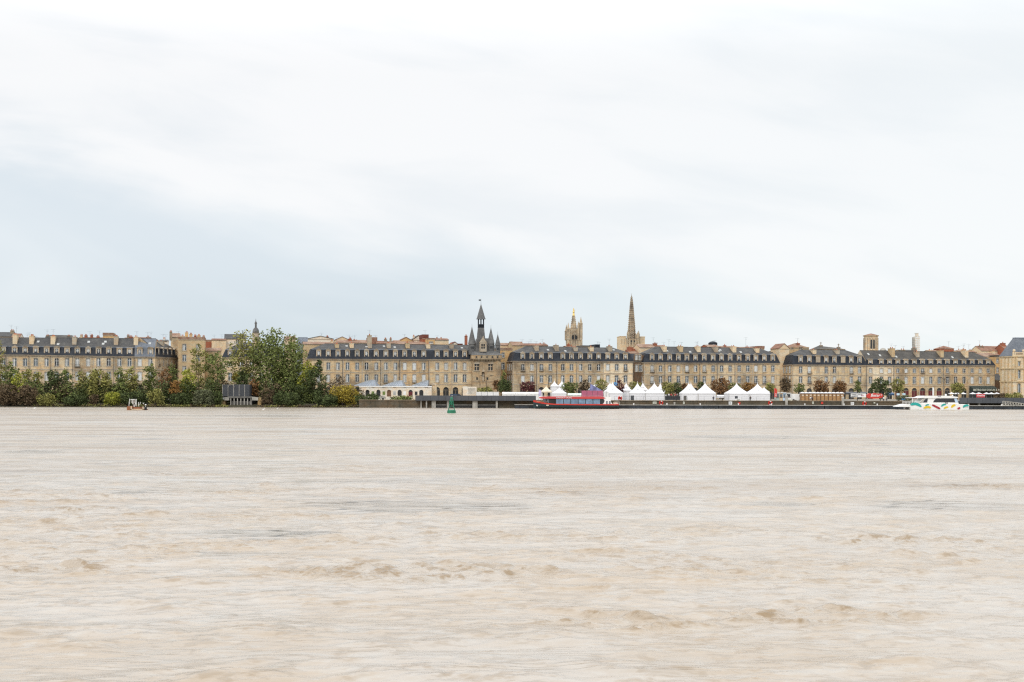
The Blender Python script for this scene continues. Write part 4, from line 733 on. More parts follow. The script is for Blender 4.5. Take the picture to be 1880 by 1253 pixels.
l = L(1621, 600); t = thing('dome', 'low pale grey dome between the belfry and the lit chimney', 'dome', l.loc); m = MB(); r_ = l.x(1627); m.lathe([(r_, 0), (r_, l.h(645)), (r_ * 1.05, l.h(644.6)), (r_ * .95, l.h(643)), (r_ * .7, l.h(640.6)), (r_ * .3, l.h(639.6)), (.05, l.h(639.2))], 0, 0, 16); m.build('shell', CONC, t, smooth=False)
l = L(1308.5, 536); t = thing('roof_hood', 'dark faceted metal hood sitting on the orange brick house above the tents', 'roof lantern', (l.loc[0], 536, l.h(638) + G)); m = MB(); h_ = lambda py: l.h(py) - l.h(638); m.lathe([(1.95, 0), (1.95, h_(631)), (2.1, h_(630.6)), (1.3, h_(628)), (.3, h_(627))], 0, 0, 8, 0, .4); m.build('hood', SLD, t)
m = MB(); m.box(-.4, .5, -1.96, -1.75, .5, 1.3); m.build('pane', GLS, t)
# grand pavilion at the right edge
def pavilion():
    l = L(1860.3, 524); t = thing('grand_pavilion', 'grand honey stone pavilion with a steep slate roof, urns and balustrade at the right edge', 'building', l.loc, R(12)); X = lambda p: (p - 1860.3) * l.k * 1.03; H = l.h; W = X(1945); dep = 9.5
    m = MB(); hs = []
    for c in (1872, 1891, 1910, 1929):
        for y0, y1, w_, ar in ((663.6, 672.6, 5.6, 0), (679.5, 695.5, 6, .5), (704, 724.5, 7.4, .8)): hs.append((X(c) - w_ * l.k / 2, X(c) + w_ * l.k / 2, H(y1), H(y0), ar))
    wall_holes(m, W, 0, H(654), hs, dep=.5); m.face([(0, 0, 0), (0, 0, H(654)), (0, dep, H(654)), (0, dep, 0)]); m.face([(W, 0, 0), (W, dep, 0), (W, dep, H(654)), (W, 0, H(654))]); m.face([(W, dep, 0), (0, dep, 0), (0, dep, H(654)), (W, dep, H(654))])
    for h in hs: surround(m, *h[:4], 1, y=-.1, t=.25)
    for z in (654.5, 676.5, 700.5): m.box(-.35, W, -.4, -.003, H(z) - .3, H(z) + .15, 1); m.box(-.35, -.003, 0, dep, H(z) - .3, H(z) + .15, 1)
    for a in (1861.3, 1864.8, 1880, 1884, 1899, 1903): m.box(X(a), X(a) + .55, -.28, -.002, H(699), H(656), 1)
    for q in (.4, 3, 5.6, 8.2): m.box(-.2, -.004, q, q + .8, H(699), H(656.5), 1); m.box(-.25, -.004, q, q + .8, 0, H(701.5), 1)
    m.build('wall', [MS[4], stone('pavilion_trim', (0.58, 0.48, 0.31), (0.3, 0.23, 0.15), .5, False)], t)
    for h in hs: window(t, h[0], h[2], h[1] - h[0], h[3] - h[2], 'sky', y=.35)
    m = MB(); m.box(-.2, W, -.2, .5, H(654) + .01, H(652)); m.box(-.2, W, -.15, .35, H(648.5), H(647))
    for k in range(60): m.lathe([(.09, H(652)), (.15, H(650.5)), (.08, H(649.4)), (.12, H(648.5))], .3 + k * .34, .1, 5)
    for a in (1857.5, 1863, 1880, 1900): m.box(X(a) - .35 if a > 1860 else -.15, X(a) + .35 if a > 1860 else .5, -.22, .45, H(652) + .01, H(646.4)); m.lathe([(.2, H(646.4)), (.42, H(644.2)), (.3, H(642.8)), (.05, H(641.4))], max(X(a), .15), .1, 8)
    m.build('balustrade', CREAM, t)
    m = MB(); z0 = H(654); z1 = H(620.5); i = 3.9; A = [(-.4, .4, z0), (W, .4, z0), (W, dep + .3, z0), (-.4, dep + .3, z0)]; Bq = [(i, 4.0, z1), (W - i, 4.0, z1), (W - i, dep - 3.2, z1), (i, dep - 3.2, z1)]
    for a in range(4): b = (a + 1) % 4; m.face([A[a], A[b], Bq[b], Bq[a]])
    m.face(Bq); m.box(i - .1, W - i + .1, 3.9, dep - 3.1, z1 + .002, z1 + .35, 1); m.build('roof', [SLB, ZINC], t)
pavilion()
# passage at the far right and white market hall with arched doors
def hangar():
    l = L(727, 436); t = thing('riverside_hall', 'long low cream hall with arched doors and saw-shaped zinc roofs behind the bank', 'hall', l.loc); X, H = l.x, l.h
    a, b = X(660), X(792); m = MB(); hs = [(X(c) - .72, X(c) + .72, H(728.5 if c not in (714,) else 731), H(716), .7) for c in (674.7, 694.8, 714.3, 733.7, 753.8, 773.5)]
    wall_holes(m, b, -.2, H(709.5), [h for h in hs], x0=a, dep=.3); m.face([(a, 0, 0), (a, 0, H(709.5)), (a, 12, H(709.5)), (a, 12, 0)]); m.face([(b, 0, 0), (b, 12, 0), (b, 12, H(709.5)), (b, 0, H(709.5))])
    m.box(a - .2, b + .2, -.25, -.003, H(709.5) - .25, H(709.5) + .1, 1)
    for k in range(6): c = X(684.8 + 19.6 * k); m.box(c - .5, c + .5, -.03, -.002, H(712), H(711), 2)
    m.build('wall', [WHITEW, WHITE, GLD], t)
    for i, h in enumerate(hs):
        m = MB(); m.box(h[0], h[1], .2, .28, h[2], h[3] - .7, 0); m.box(h[0], h[1], .22, .28, h[3] - .7, h[3], 1); m.build('door', [[DOORD, DOORD, DOORB, DOORD, DOORR, DOORD][i], [GLD, GLD, DOORB, GLD, GLD, GLD][i]], t)
    GP = plain('green_poster', (0.16, 0.22, 0.06), .6, var=.5, scale=2)
    for c, mm_ in ((684.7, GP), (704.8, GP), (724.2, GLC), (743, WHITE), (764, GLD)):
        m = MB(); m.box(X(c) - .45, X(c) + .45, -.05, -.002, H(725.5), H(719)); m.build('poster' if mm_ is not GLD else 'pane', mm_, t)
    for x0_, xa, x1_, yt in ((649, 677, 691, 697.5), (702, 728, 740.5, 698.5), (755, 779, 785, 698)):
        m = MB(); z0 = H(709.3) + .12; zt = H(yt); p0, p1, pa = X(x0_), X(x1_), X(xa); pb = X(min(xa + 7, x1_ - 1)); m.face([(p0, -.2, z0), (p1, -.2, z0), (pb, 4.5, zt), (pa, 4.5, zt)]); m.face([(p1, -.2, z0), (p1, 12, z0), (pb, 8, zt), (pb, 4.5, zt)]); m.face([(pa, 4.5, zt), (pb, 4.5, zt), (pb, 8, zt), (pa, 8, zt)])
        m.face([(p0, 12, z0), (p0, -.2, z0), (pa, 4.5, zt), (pa, 8, zt)]); m.face([(p1, 12, z0), (p0, 12, z0), (pa, 8, zt), (pb, 8, zt)])
        for k in range(9):
            f = k / 8; bx_ = p0 + (p1 - p0) * f; tx = pa + (pb - pa) * f; m.bar((bx_, -.25, z0 + .05), (tx, 4.45, zt + .05), .035, n=4, m=1)
        m.build('roof', [ZINC, CONC], t)
    m = MB(); m.box(a, b, .3, 12, H(709.5) - .1, H(708.9)); m.build('flat_roof', TRIMD, t)
hangar()
l = L(793.5, 440); t = thing('gatehouse', 'little cream house with a round window at the end of the arched hall', 'house', l.loc); X, H = l.x, l.h
m = MB(); m.box(X(787), X(800), 0, 6, -.2, H(707.5)); m.prism([(X(786.5), H(707.5)), (X(800.5), H(707.5)), (X(793.5), H(703.5))], -.2, 6.2, 1); m.box(X(799.2), X(800.8), -.3, 0, -.2, H(706)); m.build('wall', [CREAM, TRIM], t)
m = MB(); m.lathe([(.4, 0), (.4, .06)], 0, 0, 10); o_ = m.build('round_window', GLD, t, (X(791), -.02, H(709.5))); o_.rotation_euler = (math.pi / 2, 0, 0)
# ------------------------------------------------------------------ trees
def leafmat(name, col, var=0.5):
    m, t, b = newmat(name); g = N(t, 'ShaderNodeNewGeometry'); n = NOISE(t, g.outputs['Position'], 0.8, 3, 0.6); n2 = NOISE(t, g.outputs['Position'], 4.0, 2, 0.6)
    c = MIX(t, SM(t, n, 0.3, 0.7), (col[0] * (1 - var), col[1] * (1 - var), col[2] * (1 - var), 1), (col[0] * (1 + var), col[1] * (1 + var), col[2] * (1 + .6 * var), 1))
    v = N(t, 'ShaderNodeVectorMath', operation='SCALE'); t.links.new(c, v.inputs[0]); t.links.new(SM(t, n2, 0.3, 0.7, 0.6, 1.5), v.inputs['Scale'])
    t.links.new(v.outputs[0], b.inputs['Base Color']); b.inputs['Roughness'].default_value = 0.75; b.inputs['Specular IOR Level'].default_value = 0.2
    return m
LF = {k: leafmat('leaf_' + k, c) for k, c in dict(dark=(0.07, 0.09, 0.035), green=(0.14, 0.165, 0.055), olive=(0.23, 0.22, 0.075), lime=(0.27, 0.28, 0.05), yellow=(0.30, 0.23, 0.04), rust=(0.18, 0.095, 0.045), orange=(0.25, 0.135, 0.045), wine=(0.11, 0.035, 0.04), brown=(0.12, 0.085, 0.055), grey=(0.13, 0.14, 0.085)).items()}
BARK = plain('bark', (0.06, 0.048, 0.036), 0.9, var=.3)
def leaf_mesh(lobes, cover, leaf, seed):
    r = np.random.default_rng(seed); V = []; Fm = []
    tot = 0
    for (c, rad, mi, w_) in lobes:
        area = 4 * math.pi * ((rad[0] * rad[1]) ** 1.6 / 3 + (rad[0] * rad[2]) ** 1.6 / 3 + (rad[1] * rad[2]) ** 1.6 / 3) ** (1 / 1.6); n = int(max(40, cover * w_ * area * .95 / (leaf * leaf)))
        d = r.normal(size=(n, 3)); d /= np.linalg.norm(d, axis=1)[:, None]; q = r.uniform(.35, 1.08, n) ** .5; q[r.random(n) < .07] *= 1.22; p = np.array(c) + d * np.array(rad) * q[:, None]
        p += r.normal(size=(n, 3)) * leaf * .6
        a = r.normal(size=(n, 3)); a[:, 2] *= .6; a /= np.linalg.norm(a, axis=1)[:, None]; b = np.cross(a, r.normal(size=(n, 3))); b /= np.linalg.norm(b, axis=1)[:, None]
        s = (leaf * r.uniform(.5, 1.1, n))[:, None]; quad = np.stack([p - a * s * .95, p + b * s * .62, p + a * s * .95, p - b * s * .62], 1); V.append(quad.reshape(-1, 3))
        mm_ = np.full(n, mi[0]); alt = r.random(n) < .22; mm_[alt] = mi[-1]; Fm.append(mm_); tot += n
    V = np.concatenate(V); Fm = np.concatenate(Fm); me = bpy.data.meshes.new('crown'); me.vertices.add(len(V)); me.vertices.foreach_set('co', V.ravel().astype(np.float32))
    me.loops.add(4 * tot); me.loops.foreach_set('vertex_index', np.arange(4 * tot, dtype=np.int32)); me.polygons.add(tot); me.polygons.foreach_set('loop_start', np.arange(0, 4 * tot, 4, dtype=np.int32)); me.polygons.foreach_set('material_index', Fm.astype(np.int32)); me.update(calc_edges=True)
    return me
_seed = [100]
def tree(label, px, D, ytop, hw, ybot, pal, cover=1.0, leaf=.42, kind='tree', z=G, group=None, trunk=None, lobes=9, slim=1.0, name=None):
    _seed[0] += 1; r = random.Random(_seed[0]); l = L(px, D, z); zt = l.h(ytop); zb = l.h(ybot); w_ = hw * l.k
    t = thing(name or ('tree' if kind == 'tree' else 'shrub'), label, kind, l.loc, 0, group); cz = (zt + zb) / 2; hz = (zt - zb) / 2; lb = []
    for i in range(lobes):
        f = (i + .5) / lobes; zz = zb + (zt - zb) * (.14 + .74 * f) + r.uniform(-.05, .05) * hz; env = math.sqrt(max(.08, 1 - ((zz - cz) / hz) ** 2)) ** slim; an = i * 2.4 + r.uniform(-.5, .5); sz = r.uniform(.26, .46) * min(1.0, .55 + env * .5)
        dx = math.cos(an) * w_ * env * r.uniform(.5, .8); dy = math.sin(an) * w_ * env * .5; rz_ = min(sz * w_ * r.uniform(.8, 1.15), hz * .55); lb.append(((dx, dy, min(max(zz, zb + rz_ * .8), zt - rz_ * .9)), (w_ * sz, w_ * sz, rz_), (r.randrange(len(pal)), r.randrange(len(pal))), 1.0))
        if r.random() < .6: an += 1.3; lb.append(((math.cos(an) * w_ * env * .8, math.sin(an) * w_ * .5, zz + r.uniform(-.1, .1) * hz), (w_ * .2, w_ * .2, min(w_ * .22, hz * .3)), (r.randrange(len(pal)), r.randrange(len(pal))), .8))
    lb.append(((r.uniform(-.1, .1) * w_, 0, zt - hz * .22), (w_ * .3, w_ * .3, hz * .22), (0, len(pal) - 1), 1.0)); lb.append(((0, 0, cz - hz * .1), (w_ * .5, w_ * .4, hz * .62), (0, 0), .6))
    put('crown', leaf_mesh(lb, cover, leaf, _seed[0]), t); t.children[0].data.materials.clear()
    for p in pal: t.children[0].data.materials.append(LF[p])
    m = MB(); tr = (trunk or max(.09, w_ * .045)); m.bar((0, 0, -.6), (w_ * .03, 0, zb + (cz - zb) * .5), tr, tr * .75, 7); m.bar((w_ * .03, 0, zb + (cz - zb) * .5), (-w_ * .02, 0, zt - hz * .35), tr * .75, tr * .25, 6)
    for (c, rad, mi, ww_) in lb[:-2:2]: zs = max(zb * .8, zb + (c[2] - zb) * .35); m.bar((0, 0, zs), c, tr * .4, tr * .12, 5)
    m.build('trunk', BARK, t)
    return t
RG = 'trees and bushes along the left bank'
for a in [
    ('tall olive tree cut by the left edge', 1, 425, 623, 9, 735, ['olive', 'brown', 'olive'], .8), ('green tree with dark top near the left edge', 20, 414, 663, 15, 742, ['green', 'olive', 'dark'], 1),
    ('yellow-green bushy tree right of the leftmost pair', 34, 409, 684, 16, 744, ['lime', 'olive', 'green'], 1), ('olive tree below the second chimney from the left', 52, 413, 677, 15, 742, ['olive', 'green', 'grey'], 1),
    ('brown olive thicket low near the left edge', 14, 404, 706, 20, 746, ['brown', 'olive', 'dark'], 1.1), ('slender olive tree right of the first tree group', 72, 414, 681, 10, 740, ['olive', 'green'], 1),
    ('round dark evergreen tree with a crisp top', 100, 412, 679, 18, 744, ['dark', 'dark', 'green'], 1.3), ('dark tree with a yellowish tip behind the evergreen', 122, 416, 675, 11, 742, ['green', 'dark', 'olive'], 1.1),
    ('brownish bush on the water below the dark trees', 52, 403, 708, 20, 747, ['brown', 'olive', 'dark'], 1.1), ('pale olive willow left of the widest willow', 150, 410, 679, 12, 742, ['olive', 'grey', 'olive'], 1.1),
    ('widest pale olive willow with drooping sides', 181, 409, 677, 26, 738, ['olive', 'grey', 'olive'], 1.2), ('dark green tree between the willow and the rust tree', 221, 414, 676, 15, 744, ['green', 'dark', 'olive'], 1.1),
    ('green olive tree above the wrecked mooring piles', 244, 411, 673, 14, 742, ['olive', 'green', 'lime'], 1), ('mid green rounded tree above the orange bushes', 277, 413, 667, 15, 740, ['green', 'green', 'dark'], 1.2),
    ('rust and olive autumn tree in the middle of the thicket', 304, 411, 677, 13, 740, ['rust', 'olive', 'olive'], 1), ('dark green tree left of the yellow-green tree', 318, 416, 667, 12, 742, ['green', 'dark'], 1.1),
    ('bright yellow-green leafy tree left of the tall pair', 345, 410, 675, 15, 742, ['lime', 'green', 'olive'], 1.1), ('tall loose green tree in front of the tall cream house', 364, 417, 631, 20, 740, ['olive', 'green', 'dark'], .85, .45),
    ('broad dark green tree left of the grey sluice building', 399, 416, 646, 26, 738, ['green', 'dark', 'olive'], .8, .45), ('tall thin-leaved olive tree left of the tallest tree', 452, 421, 605, 31, 712, ['olive', 'grey', 'green'], .42, .5),
    ('tallest dark green tree with a feathery top', 506, 419, 602, 50, 738, ['green', 'dark', 'olive'], .6, .5), ('dense right shoulder of the tallest tree group', 536, 414, 626, 29, 742, ['green', 'dark', 'olive'], .62, .48),
    ('yellow-green tree leaning right of the tallest tree', 566, 411, 661, 18, 742, ['lime', 'olive', 'green'], 1), ('dark round tree right of the yellow-green one', 578, 408, 678, 25, 745, ['dark', 'green', 'dark'], 1.2),
    ('dark green tree behind the sluice building', 447, 414, 680, 12, 720, ['dark', 'green'], 1.3), ('rusty bush right of the sluice building', 466, 411, 697, 9, 736, ['rust', 'brown', 'olive'], 1), ('small yellow-leaved tree above the sluice roof', 434, 420, 686, 6, 704, ['yellow', 'lime'], 1),
]: tree(*a[:7], cover=a[7], leaf=a[8] if len(a) > 8 else .38, group=RG, z=.6, lobes=18 if a[4] > 28 else 10, slim=.45 if a[4] > 25 else .7)
tree('slim conifer-like sapling before the left end of the hangar row', 584, 412, 660, 9, 700, ['dark', 'green'], .9, .35, group=RG)
tree('bare twiggy brown tree left of the hangar roof', 619, 412, 690, 18, 735, ['brown', 'grey', 'brown'], .32, .3, group=RG)
for a in [('yellow-olive bush on the water at left', 86, 402.5, 724, 17, 748, ['olive', 'yellow', 'lime'], 1.2), ('dome-shaped yellow-green bush at the waterline', 207, 402.5, 720, 17, 748, ['lime', 'olive', 'lime'], 1.4), ('yellow-brown bush right of the mooring piles', 286, 402.5, 714, 17, 748, ['olive', 'rust', 'yellow'], 1.1),
          ('orange-brown bush in the thicket', 322, 405, 698, 11, 728, ['orange', 'rust', 'olive'], 1), ('large grey-green round bush left of the sluice building', 373, 402.5, 716, 20, 748, ['grey', 'green', 'dark'], 1.4), ('bright yellow autumn bush by the hall', 628, 404, 708, 30, 746, ['yellow', 'lime', 'olive'], .9),
          ('low dark green bush under the arched hall', 678, 401, 724, 24, 748, ['dark', 'green'], 1.3), ('dark low bush between the yellow bush and dark tree', 600, 402, 726, 24, 749, ['dark', 'green'], 1.3), ('rose brown bush under the tallest tree', 490, 406, 712, 16, 748, ['brown', 'wine', 'grey'], .9),
          ('dark green waterside bush beneath the tallest tree', 530, 403, 722, 30, 749, ['dark', 'green'], 1.2), ('small olive bush under the widest willow', 172, 403, 724, 10, 748, ['brown', 'rust', 'olive'], 1.1), ('low green bush on top of the quay wall', 740, 402, 728, 24, 741, ['green', 'dark', 'olive'], .9),
          ('dark bush left of the dome-shaped bush', 140, 402.5, 726, 24, 749, ['dark', 'brown', 'green'], 1.2), ('dark waterside bush left of the sluice piers', 398, 403, 718, 12, 748, ['dark', 'green'], 1.2), ('dark waterside thicket below the autumn tree', 330, 403.5, 722, 22, 746, ['dark', 'brown', 'dark'], 1.2), ('dark bush behind the mooring piles', 245, 403, 720, 24, 748, ['dark', 'brown', 'olive'], 1.2)]:
    tree(a[0], a[1], a[2], a[3], a[4], a[5], a[6], cover=a[7], leaf=.3, kind='bush', group=RG, z=.3, lobes=6)
QT = 'trees on the quay'
for a in [('dark green tree with a rust side right of the gate tower', 927, 428, 697, 15, 723, ['dark', 'green', 'dark'], 1.1), ('rust red tree against the gate tower wall', 913, 440, 698, 9, 720, ['rust', 'rust', 'olive'], 1), ('deep wine red round tree left of the boat', 970, 424, 701, 15, 722, ['wine', 'wine', 'rust'], 1.1), ('dark green tree behind the first white tents', 1046, 426, 702, 14, 726, ['green', 'dark'], 1.1),
          ('brownish green tree right of the tall lamp mast', 1074, 428, 697, 11, 722, ['brown', 'green', 'rust'], 1), ('olive tree behind the purple stage', 1104, 426, 696, 12, 722, ['olive', 'green', 'dark'], 1), ('thin dark red tree between two tents', 1138, 424, 698, 8, 724, ['wine', 'brown', 'green'], .9),
          ('olive tree between the first big tents', 1166, 430, 700, 12, 724, ['olive', 'green'], 1), ('olive green tree behind the crowd terrace', 1226, 424, 702, 14, 726, ['olive', 'green', 'dark'], 1.1), ('dark green white-flecked tree right of the olive tree', 1242, 428, 703, 12, 726, ['dark', 'green', 'grey'], 1),
          ('brown tree just left of the paired tents', 1257, 432, 704, 7, 722, ['rust', 'brown'], 1), ('green tree hidden between the paired tents', 1288, 430, 702, 8, 722, ['dark', 'green'], 1), ('large rusty brown tree with a greener right side', 1326, 418, 694, 21, 729, ['rust', 'brown', 'brown'], 1.1), ('green tree leaning out of the large rusty one', 1347, 424, 704, 11, 726, ['green', 'olive', 'rust'], 1),
          ('orange flecked tree between the last two big tents', 1372, 430, 702, 13, 724, ['orange', 'olive', 'brown'], 1), ('pale green bushy tree at the end of the tents', 1414, 432, 704, 10, 722, ['olive', 'green'], 1), ('dark brown tree filling the alley mouth', 1443, 436, 693, 11, 722, ['brown', 'rust', 'brown'], 1.1), ('sparse young green tree above the white van', 1467, 424, 705, 10, 722, ['green', 'olive'], .5),
          ('rust leaved tree above the brown cabins, left one', 1508, 424, 699, 16, 723, ['rust', 'rust', 'wine'], 1), ('rust leaved tree above the brown cabins, right one', 1542, 424, 700, 15, 723, ['rust', 'wine', 'rust'], 1), ('narrow green tree right of the rust pair', 1574, 426, 698, 7, 723, ['green', 'dark', 'olive'], 1), ('big dark green tree with a reddish side above the red banner', 1616, 426, 695, 20, 726, ['dark', 'green', 'wine'], 1.2),
          ('autumn tree with orange leaves before the first red arch', 1649, 430, 695, 13, 724, ['olive', 'orange', 'rust'], 1), ('round olive yellow tree in front of the arcades', 1757, 430, 703, 14, 723, ['olive', 'yellow', 'olive'], 1.1)]:
    tree(a[0], a[1], a[2], a[3], a[4], a[5], a[6], cover=a[7], leaf=.3, group=QT, lobes=7, trunk=.16)
for a in [('green ivy mass over the low wall of the gate tower', 890, 470, 712, 18, 732, ['olive', 'green', 'brown'], 1.2), ('dark ivy growing up between gate tower and ochre house', 924, 476, 680, 5, 722, ['green', 'dark'], 1.2), ('bushes at the foot of the grand pavilion', 1862, 470, 722, 16, 733, ['olive', 'green'], 1), ('brown hedge left of the grand pavilion', 1838, 474, 723, 14, 732, ['brown', 'green'], 1), ('low green planting on the quay behind the catamaran', 1660, 402, 727, 16, 737, ['grey', 'green'], .8)]:
    tree(a[0], a[1], a[2], a[3], a[4], a[5], a[6], cover=a[7], leaf=.28, kind='bush', group='bushes by the buildings', lobes=6)
# undergrowth mass on the left bank
lb = []
r_ = random.Random(5)
for i in range(150):
    px = -40 + i * 4.7; D_ = 409 + r_.uniform(-2, 5); top = r_.uniform(712, 726) if px > 560 else r_.uniform(696, 722)
    if px > 405 and px < 482: D_ = 414; 
    p = P(px, HY, D_); z_ = ZP(px, top, D_); lb.append(((p.x, D_, z_ * .45), (r_.uniform(1.6, 2.8), 1.4, max(.8, z_ * .55)), (r_.randrange(4), r_.randrange(4)), 1.0))
me = leaf_mesh(lb, .8, .36, 77)
for k in ('dark', 'dark', 'brown', 'green'): me.materials.append(LF[k])
o_ = put('undergrowth', me); o_['kind'] = 'stuff'; tag(o_, 'dark tangled undergrowth along the foot of the left bank', 'undergrowth', kind='stuff')
lb = [((P(px, HY, 401.5).x, 401.6 + r_.uniform(-.6, 2), .35), (1.3, .8, .35), (r_.randrange(2), 0), 1) for px in range(60, 420, 6)] + [((P(px, HY, 401.5).x, 400.2, .3), (1.3, .5, .3), (r_.randrange(2), 1), 1) for px in range(480, 760, 7)]
me = leaf_mesh(lb, .9, .26, 78); me.materials.append(LF['olive']); me.materials.append(LF['brown']); o_ = put('reeds', me); tag(o_, 'low yellowish reeds and grass at the waterline', 'grass', kind='stuff')
# ------------------------------------------------------------------ sluice building
def sluice():
    l = L(443, 405, 0); t = thing('sluice_building', 'grey slatted sluice building on a concrete slab with piers in the water', 'building', l.loc); X, H = l.x, l.h
    m = MB(); m.box(X(407), X(456), 1.2, 6, H(728), H(706.5))
    for k in range(25): a = X(407) + (X(456) - X(407)) * k / 24; m.box(a - .06, a + .06, 1.08, 1.199, H(728), H(706.2), 1 if k % 5 else 2)
    m.build('slatted_wall', [DGREY, DGREY, CONC], t)
    m = MB(); m.box(X(419), X(463), .3, 6, H(731.2), H(728) - .003); m.build('slab', CONCD, t)
    for k in range(7): m = MB(); a = X(423 + k * 6.2); m.box(a - .14, a + .14, .5, .9, -.5, H(731.2)); m.build('pillar', CONC, t)
    m = MB(); m.box(X(422), X(462), .95, 1.2, -.3, H(737)); m.build('weir_panel', CONCD, t); m = MB(); m.box(X(419), X(463), 4, 5, -1, H(731.2)); m.build('back_wall', DOORD, t)
    for a, b in ((412, 420.5), (463, 474)): m = MB(); m.prism([(X(a), H(735.5)), (X(b), H(735.5)), (X(b), H(730)), (X(a), H(729.5))], -.2, 4); m.build('concrete_block', CONC, t)
    for a, b in ((406.5, 413), (473, 479.5)): m = MB(); m.box(X(a), X(b), .2, 3, -1, H(730) if a > 450 else H(736)); m.build('pier', stone('stained_pier', (.34, .26, .14), (.12, .1, .06), .7, False) if a < 450 else bpy.data.materials['stained_pier'], t)
    m = MB(); m.box(X(407.5), X(411), -.1, .15, H(735), H(729.5)); m.build('sign_board', WHITE, t)
    m = MB(); m.bar((X(417.5), .9, H(729)), (X(417.5), .9, H(712)), .07, n=5, m=0); [m.bar((X(417.5 + 6 * (1 - math.cos(q))), .9, H(712) + .9 * math.sin(q)), (X(417.5 + 6 * (1 - math.cos(q + .5))), .9, H(712) + .9 * math.sin(q + .5)), .05, n=4) for q in (0, .5, 1, 1.5, 2, 2.5)]; m.build('davit', CONC, t)
sluice()
# ------------------------------------------------------------------ walkway, pontoons, wall fittings
def walkway(label, p0, p1, yt, yb, D, piers):
    l = L(p0, D, 0); t = thing('river_walkway', label, 'walkway', l.loc); X, H = l.x, l.h; m = MB(); x1 = X(p1); m.box(0, x1, 0, .25, H(yb), H(yt)); m.box(0, x1, .25, 5, H(yb) + .1, H(yb) + .5)
    n = int(x1 / 2.4)
    for k in range(n): m.box(k * 2.4, k * 2.4 + .05, -.02, -.001, H(yb), H(yt), 1)
    m.build('fascia', [DGREY, IRON], t)
    for a, w_ in piers: m = MB(); m.box(X(a) - w_ / 2, X(a) + w_ / 2, .8, 1.8, -1.5, H(yb) + .1); m.build('pillar', CONC, t)
    return t
t = walkway('dark grey raised walkway standing on concrete pillars left of the red boat', 762.5, 984, 726.4, 735.8, 395, [(772.7, .35), (782.7, .4), (796, 1.3), (822, .6), (872, 1.6), (912, .6)])
t = walkway('dark grey raised walkway ending at the right edge behind the catamaran', 1762, 1990, 730.5, 740.5, 394, [(1800, .5), (1850, .5), (1900, .5)])
PB = plain('pontoon_steel', (0.028, 0.034, 0.042), 0.45, var=.5, scale=.3)
def pontoon(label, p0, p1, D=388, yt=745.2):
    l = L(p0, D, 0); t = thing('pontoon', label, 'pontoon', l.loc, 0, 'floating pontoons along the quay'); X = l.x; z = ZP(p0, yt, D) + .05 * 0; W = X(p1); z = 1.05
    m = MB(); m.box(0, W, 0, 5.5, -.5, z); k = 0
    m.box(0, W, -.1, -.001, z - .16, z - .04, 1); [m.box(a, a + .08, -.12, -.001, .05, z - .17, 1) for a in np.arange(1.5, W - 1, 3.0)]; m.build('hull', [PB, IRON], t); m = MB(); m.box(-.05, W + .05, -.08, 5.6, z + .003, z + .1); m.build('deck', CONC, t)
    for a in np.arange(6, W - 2, 10.3):
        m = MB(); m.lathe([(.16, z + .1), (.13, z + .4), (.24, z + .5), (.22, z + .62)], float(a), .3, 8); m.build('bollard', WHITE, t)
pontoon('long dark pontoon stretching left of the gap below the big tents', 945, 1319); pontoon('dark pontoon below the last tents and cabins', 1320.5, 1513); pontoon('dark pontoon behind the catamaran', 1514.5, 1742); pontoon('dark pontoon at the right edge with the gangway', 1743.5, 1960)
l = L(820, 396, 0)
for i, (a, b) in enumerate(((800, 866), (877, 912))):
    l = L(a, 396.5, 0); m = MB(); m.box(0, l.x(b), 0, 1, -.6, .75, 0); m.box(0, l.x(b), -.3, 1.1, .75, 1.15, 1); t = thing('landing_ledge', ('dark opening with a stone ledge under the walkway, longer left one', 'dark opening with a stone ledge under the walkway, shorter right one')[i], 'ledge', l.loc); m.build('ledge', [DOORD, CONCD], t)
# railing with posts along the tented quay
def railing(label, p0, p1, D, yt=728.6):
    l = L(p0, D, G + .34); t = thing('railing', label, 'railing', l.loc, 0, 'quay railings'); W = l.x(p1); h_ = 1.15; m = MB()
    for z in (h_, h_ * .55, .15): m.bar((0, 0, z), (W, 0, z), .03 if z == h_ else .02, n=4)
    m.build('rails', DGREY, t); n = int(W / 2.2)
    for k in range(n + 1):
        m = MB(); m.bar((W * k / n, 0, 0), (W * k / n, 0, h_), .035, n=4); m.build('post', DGREY, t)
railing('thin metal railing in front of the big pointed tents', 1128, 1262, 397.6); railing('thin metal railing in front of the last two pointed tents', 1278, 1352, 397.6); railing('thin metal railing right of the white notice board', 1362, 1430, 397.6)
# lifebuoy stations and sign boards on the quay wall
def lifebuoy(label, px, py):
    l = L(px, 396.7, 0); t = thing('lifebuoy_station', label, 'lifebuoy', (l.loc[0], 396.7, l.h(py)), 0, 'lifebuoys on the quay wall'); m = MB(); K = 18
    rings = []
    for i in range(K):
        a = 2 * math.pi * i / K; rings.append([((.5 + .14 * math.cos(b)) * math.cos(a), .14 * math.sin(b), (.5 + .14 * math.cos(b)) * math.sin(a)) for b in [j * math.pi / 3 for j in range(6)]])
    rings.append(rings[0])
    for i in range(K): m.loft([rings[i], rings[i + 1]], 1 if i % 9 in (3, 4) else 0, caps=False)
    m.build('ring', [RED, WHITE], t); m = MB(); m.lathe([(.72, .16), (.72, .22)], 0, 0, 14); o = m.build('backboard', RED, t); o.rotation_euler = (-math.pi / 2, 0, 0)
    m = MB(); m.box(-.09, .09, -.05, .14, -.45, .45); m.build('bar', DOORD, t)
